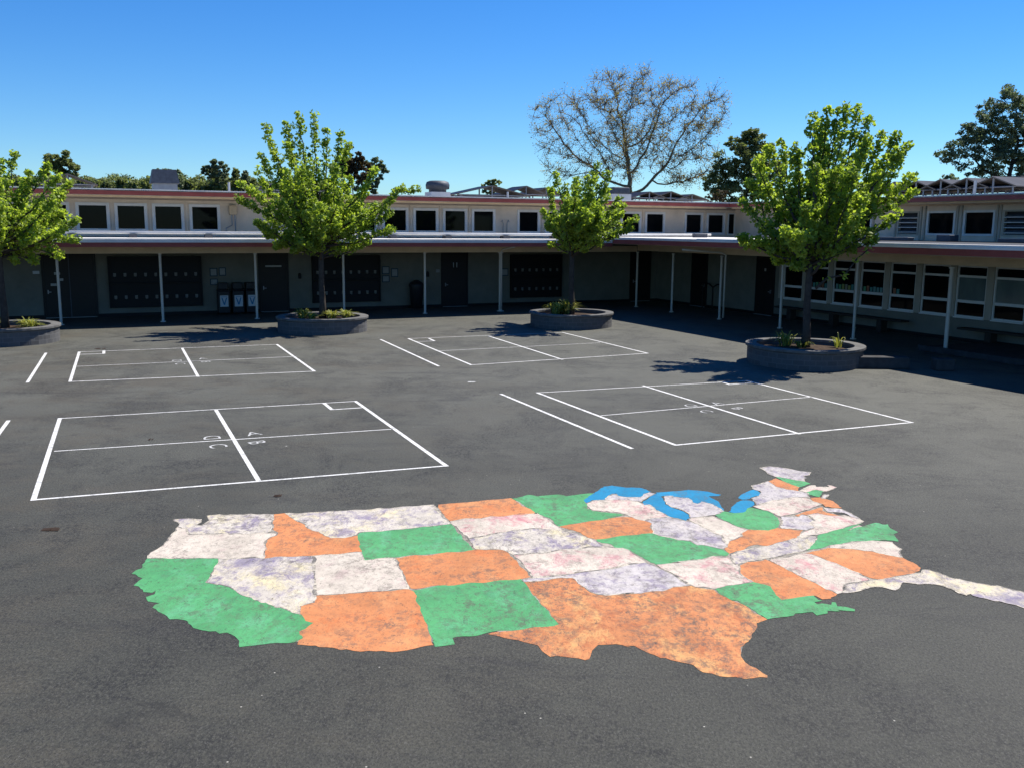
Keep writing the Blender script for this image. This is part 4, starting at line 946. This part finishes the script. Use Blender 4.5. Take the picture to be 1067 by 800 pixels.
yard_tree('B', [(622, 172), (635, 180), (579, 182), (601, 187), (573, 197), (566, 219), (644, 208), (650, 214), (659, 230), (658, 238), (573, 256), (590, 261), (610, 261), (625, 255), (643, 243), (590, 195), (612, 185), (630, 200), (570, 235)], 34, 2.75,
          'small spring green tree in the middle planter', 37)
yard_tree('C', [(895, 112), (862, 115), (882, 113), (853, 131), (814, 147), (829, 151), (802, 153), (919, 140), (936, 140), (946, 152), (951, 184), (781, 188), (775, 211), (953, 200), (770, 247), (778, 256), (808, 273), (831, 279), (855, 276), (933, 226), (912, 249), (848, 120), (873, 116), (930, 165), (790, 165), (800, 240), (900, 240), (905, 125)], 34, 2.65,
          'largest spring green tree, in the shaded planter on the right', 41, side=[[(850, 301), (862, 290), (880, 287), (893, 270), (905, 260)]])

# ------------------------------------------------------------------ background trees
def colonise(rng, start, attract, step, infl, kill, iters, trunk_h):
    nodes = [np.array(start, float)]; par = [-1]
    while nodes[-1][2] < start[2]+trunk_h:
        nodes.append(nodes[-1]+np.array([rng.normal(0, .05), rng.normal(0, .05), step])); par.append(len(nodes)-2)
    A = np.array(attract); N = np.array(nodes)
    near = np.full(len(A), 1e9); who = np.zeros(len(A), int)
    def upd(new0):
        nonlocal near, who
        X = N[new0:]; d = np.linalg.norm(A[:, None]-X[None], axis=2); m = d.argmin(1); dm = d[np.arange(len(A)), m]
        k = dm < near; near = np.where(k, dm, near); who = np.where(k, m+new0, who)
    upd(0)
    for it in range(iters):
        act = near < infl
        if not act.any():
            act = near < near.min()+step*2
        dirs = {}
        for a_, w_ in zip(A[act], who[act]):
            d = a_-N[w_]; d /= np.linalg.norm(d)+1e-9; dirs.setdefault(int(w_), []).append(d)
        new = []
        for w_, ds in dirs.items():
            d = sum(ds)/len(ds)+rng.normal(0, .12, 3); d /= np.linalg.norm(d)+1e-9; new.append(N[w_]+d*step); par.append(w_)
        if not new: break
        n0 = len(N); N = np.vstack([N, new]); upd(n0)
        keep = near > kill; A = A[keep]; near = near[keep]; who = who[keep]
        if len(A) < 8: break
    return N, par
def wood_from(N, par, tip_r, mat, root, base, name='trunk', maxr=.45, pw=2.3, tw=None):
    n = len(N); ch = [[] for _ in range(n)]
    for i, p in enumerate(par):
        if p >= 0: ch[p].append(i)
    r = np.zeros(n)
    for i in range(n-1, -1, -1):
        r[i] = (sum(r[c]**pw for c in ch[i]) or tip_r**pw)**(1/pw)
    r = np.minimum(r, maxr); b = MB()
    for i in range(n):
        if par[i] >= 0:
            p = par[i]; b.tube([tuple(N[p]-base), tuple(N[i]-base)], [r[p] if len(ch[p]) == 1 or p < 3 else max(r[i]*1.15, r[i]), r[i]], 5 if r[i] > .05 else 3, cap=False)
    if tw is not None:
        for a, c in tw: b.tube([tuple(a-base), tuple(c-base)], [tip_r*.8, tip_r*.4], 3, cap=False)
    b.build(name, mat, root, smooth=True)
    return [i for i in range(n) if len(ch[i]) == 0], r
def lobes_pts(rng, lobes, D, n, zmin, shell=0.0, dk=1.0):
    out = []; area = np.array([l[2]*l[3] for l in lobes], float); area /= area.sum()
    for l, a in zip(lobes, area):
        m = int(n*a)+1; d = rng.normal(size=(m, 3)); d /= np.linalg.norm(d, axis=1)[:, None]; rr = rng.uniform(shell**3, 1, (m, 1))**(1/3); d *= rr
        c = at(l[0], l[1], D); s = D/FPX
        q = c+VR*d[:, :1]*l[2]*s+VU*d[:, 1:2]*l[3]*s+VF*d[:, 2:]*((l[2]+l[3])/2*s*dk); out.append(q)
    q = np.concatenate(out); return q[q[:, 2] > zmin]
def sycamore():
    rng = np.random.default_rng(7); D = 76; b0 = at(654, 240, D); base = np.array([b0[0], b0[1], 0.0])
    lobes = [(655, 130, 60, 50), (588, 128, 38, 34), (660, 98, 58, 30), (715, 120, 42, 30), (710, 165, 48, 28), (600, 165, 42, 26), (742, 118, 28, 22), (655, 160, 60, 28), (568, 122, 16, 18), (728, 95, 20, 14), (590, 185, 25, 12), (712, 188, 34, 12)]
    A = lobes_pts(rng, lobes, D, 1700, 6.5, dk=.8)
    N, par = colonise(rng, base, A, .55, 6.0, .9, 90, 7.0)
    root = empty('bare_tree', base); tag(root, 'huge spreading nearly bare tree with sparse tan leaves behind the roof', 'tree')
    ch = set(par); tips = [i for i in range(len(N)) if i not in ch]; tw = []; L = []
    hi = [i for i in range(len(N)) if N[i][2] > 7.5]
    for i in tips+list(rng.choice(hi, 1500)):
        for k in range(3):
            d = N[i]-N[par[i]]; d /= np.linalg.norm(d)+1e-9; d = d*.5+rng.normal(size=3)*.6+np.array([0, 0, .15]); d /= np.linalg.norm(d)
            e_ = N[i]+d*rng.uniform(.35, .95); tw.append((N[i], e_))
            if rng.random() < .75:
                m = rng.integers(4, 8); L.append(e_+rng.normal(size=(m, 3))*.14)
    wood_from(N, par, .022, M['barkpale'], root, base, maxr=.5, pw=2.05, tw=tw)
    L = np.concatenate(L); cards('crown', L, np.full(len(L), .11), rng.uniform(0, 1, len(L)), M['leaftan'], root, loc=base, seed=3)
sycamore()
def dense_tree(D, lobes, nleaf, lsize, mat, bark, lab, seed, trunk_px, group=None, natt=260, name='evergreen_tree', zmin=2.0, clumps=90, cr_=.09, bark_r=.03, tone=(.5, .28)):
    rng = np.random.default_rng(seed); b0 = at(trunk_px, 240, D); base = np.array([b0[0], b0[1], 0.0]); s = D/FPX
    if base[1] > 125 and base[0] < -8: base[2] = 0
    root = empty(name, base); tag(root, lab, 'tree', group)
    A = lobes_pts(rng, lobes, D, natt, zmin, dk=.8)
    step = max(.5, 8*s)
    N, par = colonise(rng, base, A, step, step*8, step*1.5, 60, max(1.0, A[:, 2].min()-1))
    wood_from(N, par, bark_r, bark, root, base, maxr=.35 if D < 100 else .5)
    Cc = lobes_pts(rng, lobes, D, clumps, zmin, shell=.35, dk=.8); per = int(nleaf/len(Cc)); out = []; tn = []
    for c in Cc:
        r = cr_*rng.uniform(.6, 1.4)*np.mean([l[2] for l in lobes])*s*2.4
        d = rng.normal(size=(per, 3)); d /= np.linalg.norm(d, axis=1)[:, None]; d *= rng.uniform(.3, 1, (per, 1))*r; d[:, 2] *= .7
        out.append(c+d); tn.append(np.clip(rng.normal(tone[0]+rng.normal(0, .12), tone[1]*.6, per), 0, 1))
    L = np.concatenate(out); cards('crown', L, np.full(len(L), lsize), np.concatenate(tn), mat, root, loc=base, seed=seed)
G2 = 'dark trees behind the school roofs'
dense_tree(72, [(768, 165, 26, 26), (785, 160, 22, 24), (752, 188, 20, 20), (800, 185, 24, 24), (770, 200, 30, 16), (782, 145, 12, 12)], 24000, .17, M['leafdark'], M['barkdark'], 'dark dense oak right of the bare tree', 51, 775, G2, clumps=330)
dense_tree(62, [(1045, 115, 26, 24), (1030, 140, 30, 22), (1060, 150, 30, 30), (1000, 162, 24, 14), (1040, 172, 40, 18), (1085, 140, 34, 40), (1010, 140, 12, 12), (1052, 96, 9, 9)], 24000, .16, M['leafblue'], M['barkdark'], 'big loose dark tree at the right edge', 52, 1044, G2, clumps=400, natt=500)
dense_tree(90, [(391, 172, 11, 7), (398, 178, 8, 5), (386, 186, 12, 9), (380, 196, 14, 8)], 2500, .28, M['leafblue'], M['barkdark'], 'rounded dark tree top right of the tall yard tree', 53, 391, G2)
dense_tree(80, [(366, 165, 14, 14), (374, 178, 14, 12), (355, 175, 12, 12)], 3000, .28, M['leafbrown'], M['barkdark'], 'brownish tree top behind the tall yard tree', 54, 368, G2)
dense_tree(120, [(515, 191, 7, 4), (507, 193, 5, 3), (512, 199, 9, 6)], 900, .35, M['leafdark'], M['barkdark'], 'tiny tree top peeking over the tilted panels', 55, 514, G2)
dense_tree(64, [(425, 200, 9, 5), (433, 197, 7, 4), (414, 199, 6, 4)], 500, .16, M['leaf'], M['barkdark'], 'thin twiggy tree top left of the mushroom vent', 56, 425, G2)
dense_tree(64, [(741, 206, 6, 5), (752, 203, 6, 7), (747, 212, 10, 8)], 600, .16, M['leafbrown'], M['barkdark'], 'small tan shrub top in front of the dark oak', 57, 748, G2)
dense_tree(110, [(960, 195, 12, 6), (990, 188, 10, 6)], 1200, .3, M['leafblue'], M['barkdark'], 'low tree top behind the panels on the right', 58, 970, G2)
G3 = 'trees on the hillside at the left'
dense_tree(110, [(62, 169, 19, 13), (52, 172, 12, 10), (72, 174, 12, 9)], 4500, .38, M['leafdark'], M['barkdark'], 'large round dark tree behind the left roof', 60, 62, G3)
dense_tree(150, [(222, 180, 9, 13), (232, 182, 8, 13), (226, 172, 9, 7), (215, 176, 5, 6)], 3500, .42, M['leafblue'], M['barkdark'], 'tall loose poplar like tree left of the tall yard tree', 61, 226, G3)
dense_tree(150, [(246, 187, 4, 10), (246, 180, 3, 6)], 1000, .42, M['leafdark'], M['barkdark'], 'narrow dark cypress beside the poplar like tree', 62, 246, G3, name='conifer_tree')
dense_tree(150, [(256, 188, 5, 8), (255, 182, 3, 5)], 1000, .42, M['leafblue'], M['barkdark'], 'small pointed conifer right of the cypress', 63, 256, G3, name='conifer_tree')
dense_tree(140, [(185, 184, 5, 7), (186, 190, 6, 6)], 1000, .42, M['leafblue'], M['barkdark'], 'small conifer right of the square vent', 64, 186, G3, name='conifer_tree')
dense_tree(140, [(164, 182, 5, 6), (172, 182, 8, 6)], 900, .42, M['leafblue'], M['barkdark'], 'tree top right behind the square vent', 65, 168, G3)
rng0 = random.Random(9)
# far tree line: a wood that reads as one mass
def treeline():
    rng = np.random.default_rng(77); P = []; T = []
    x = -10.0
    while x < 345:
        D = rng.uniform(165, 235); y = 192+rng.uniform(-4, 3)+ (4 if x > 265 else 0); r = rng.uniform(5, 10); c = at(x, y, D); s = D/FPX
        n = 420; d = rng.normal(size=(n, 3)); d /= np.linalg.norm(d, axis=1)[:, None]; d *= rng.uniform(.55, 1, (n, 1))*(1+.25*np.sin(d[:, :1]*9+d[:, 1:2]*7)); P.append(c+d*np.array([r*s, r*s, r*s*.8])); T.append(np.clip(rng.normal(rng.uniform(.2, .75), .15, n), 0, 1))
        P.append(c-np.array([0, 0, r*s*.9])+d*np.array([r*s, r*s, r*s*.7])); T.append(T[-1])
        x += rng.uniform(3.5, 7)
    P = np.concatenate(P); T = np.concatenate(T)
    o = cards('distant_wood', P, np.full(len(P), .55), T, M['leafdark'], None, seed=5)
    tag(o, kind='stuff', label='dark wooded ridge far behind the left part of the roof', cat='woods')
treeline()

# ------------------------------------------------------------------ small debris on the ground
for (x, y, r_, lab) in ((491, 398, .10, 'small faded white paint blot between the left and right courts'),):
    P = ground(x, y); b = MB(); b.poly([(r_*math.cos(a)*(1+.2*math.sin(3*a+x)), r_*math.sin(a)*(1+.25*math.cos(2*a)), .004) for a in [k*math.pi/8 for k in range(16)]])
    tag(b.build('paint_blot', M['letter'], loc=(P[0], P[1], 0)), lab, 'paint blot')
for (x, y, s_, lab) in ((49, 552, .2, 'dark curled leaf lying left of the map'), (290, 517, .09, 'small dark leaf just above the map'), (104, 364, .16, 'brown leaf litter by the corner of the left far court'), (157, 458, .07, 'tiny dark twig inside the lettered court')):
    P = ground(x, y); b = MB(); rr = random.Random(int(x))
    for k in range(4):
        a = rr.uniform(-.3, .3); x0 = rr.uniform(-s_, s_*.6); b.quad((x0, -.02+rr.uniform(-.02, .02), .004), (x0+s_*.6, -.015+a*.1, .008), (x0+s_*.7, .02+a*.1, .03), (x0+.02, .02, .022))
    tag(b.build('dry_leaf', M['leafdry'], loc=(P[0], P[1], 0)), lab, 'leaf')
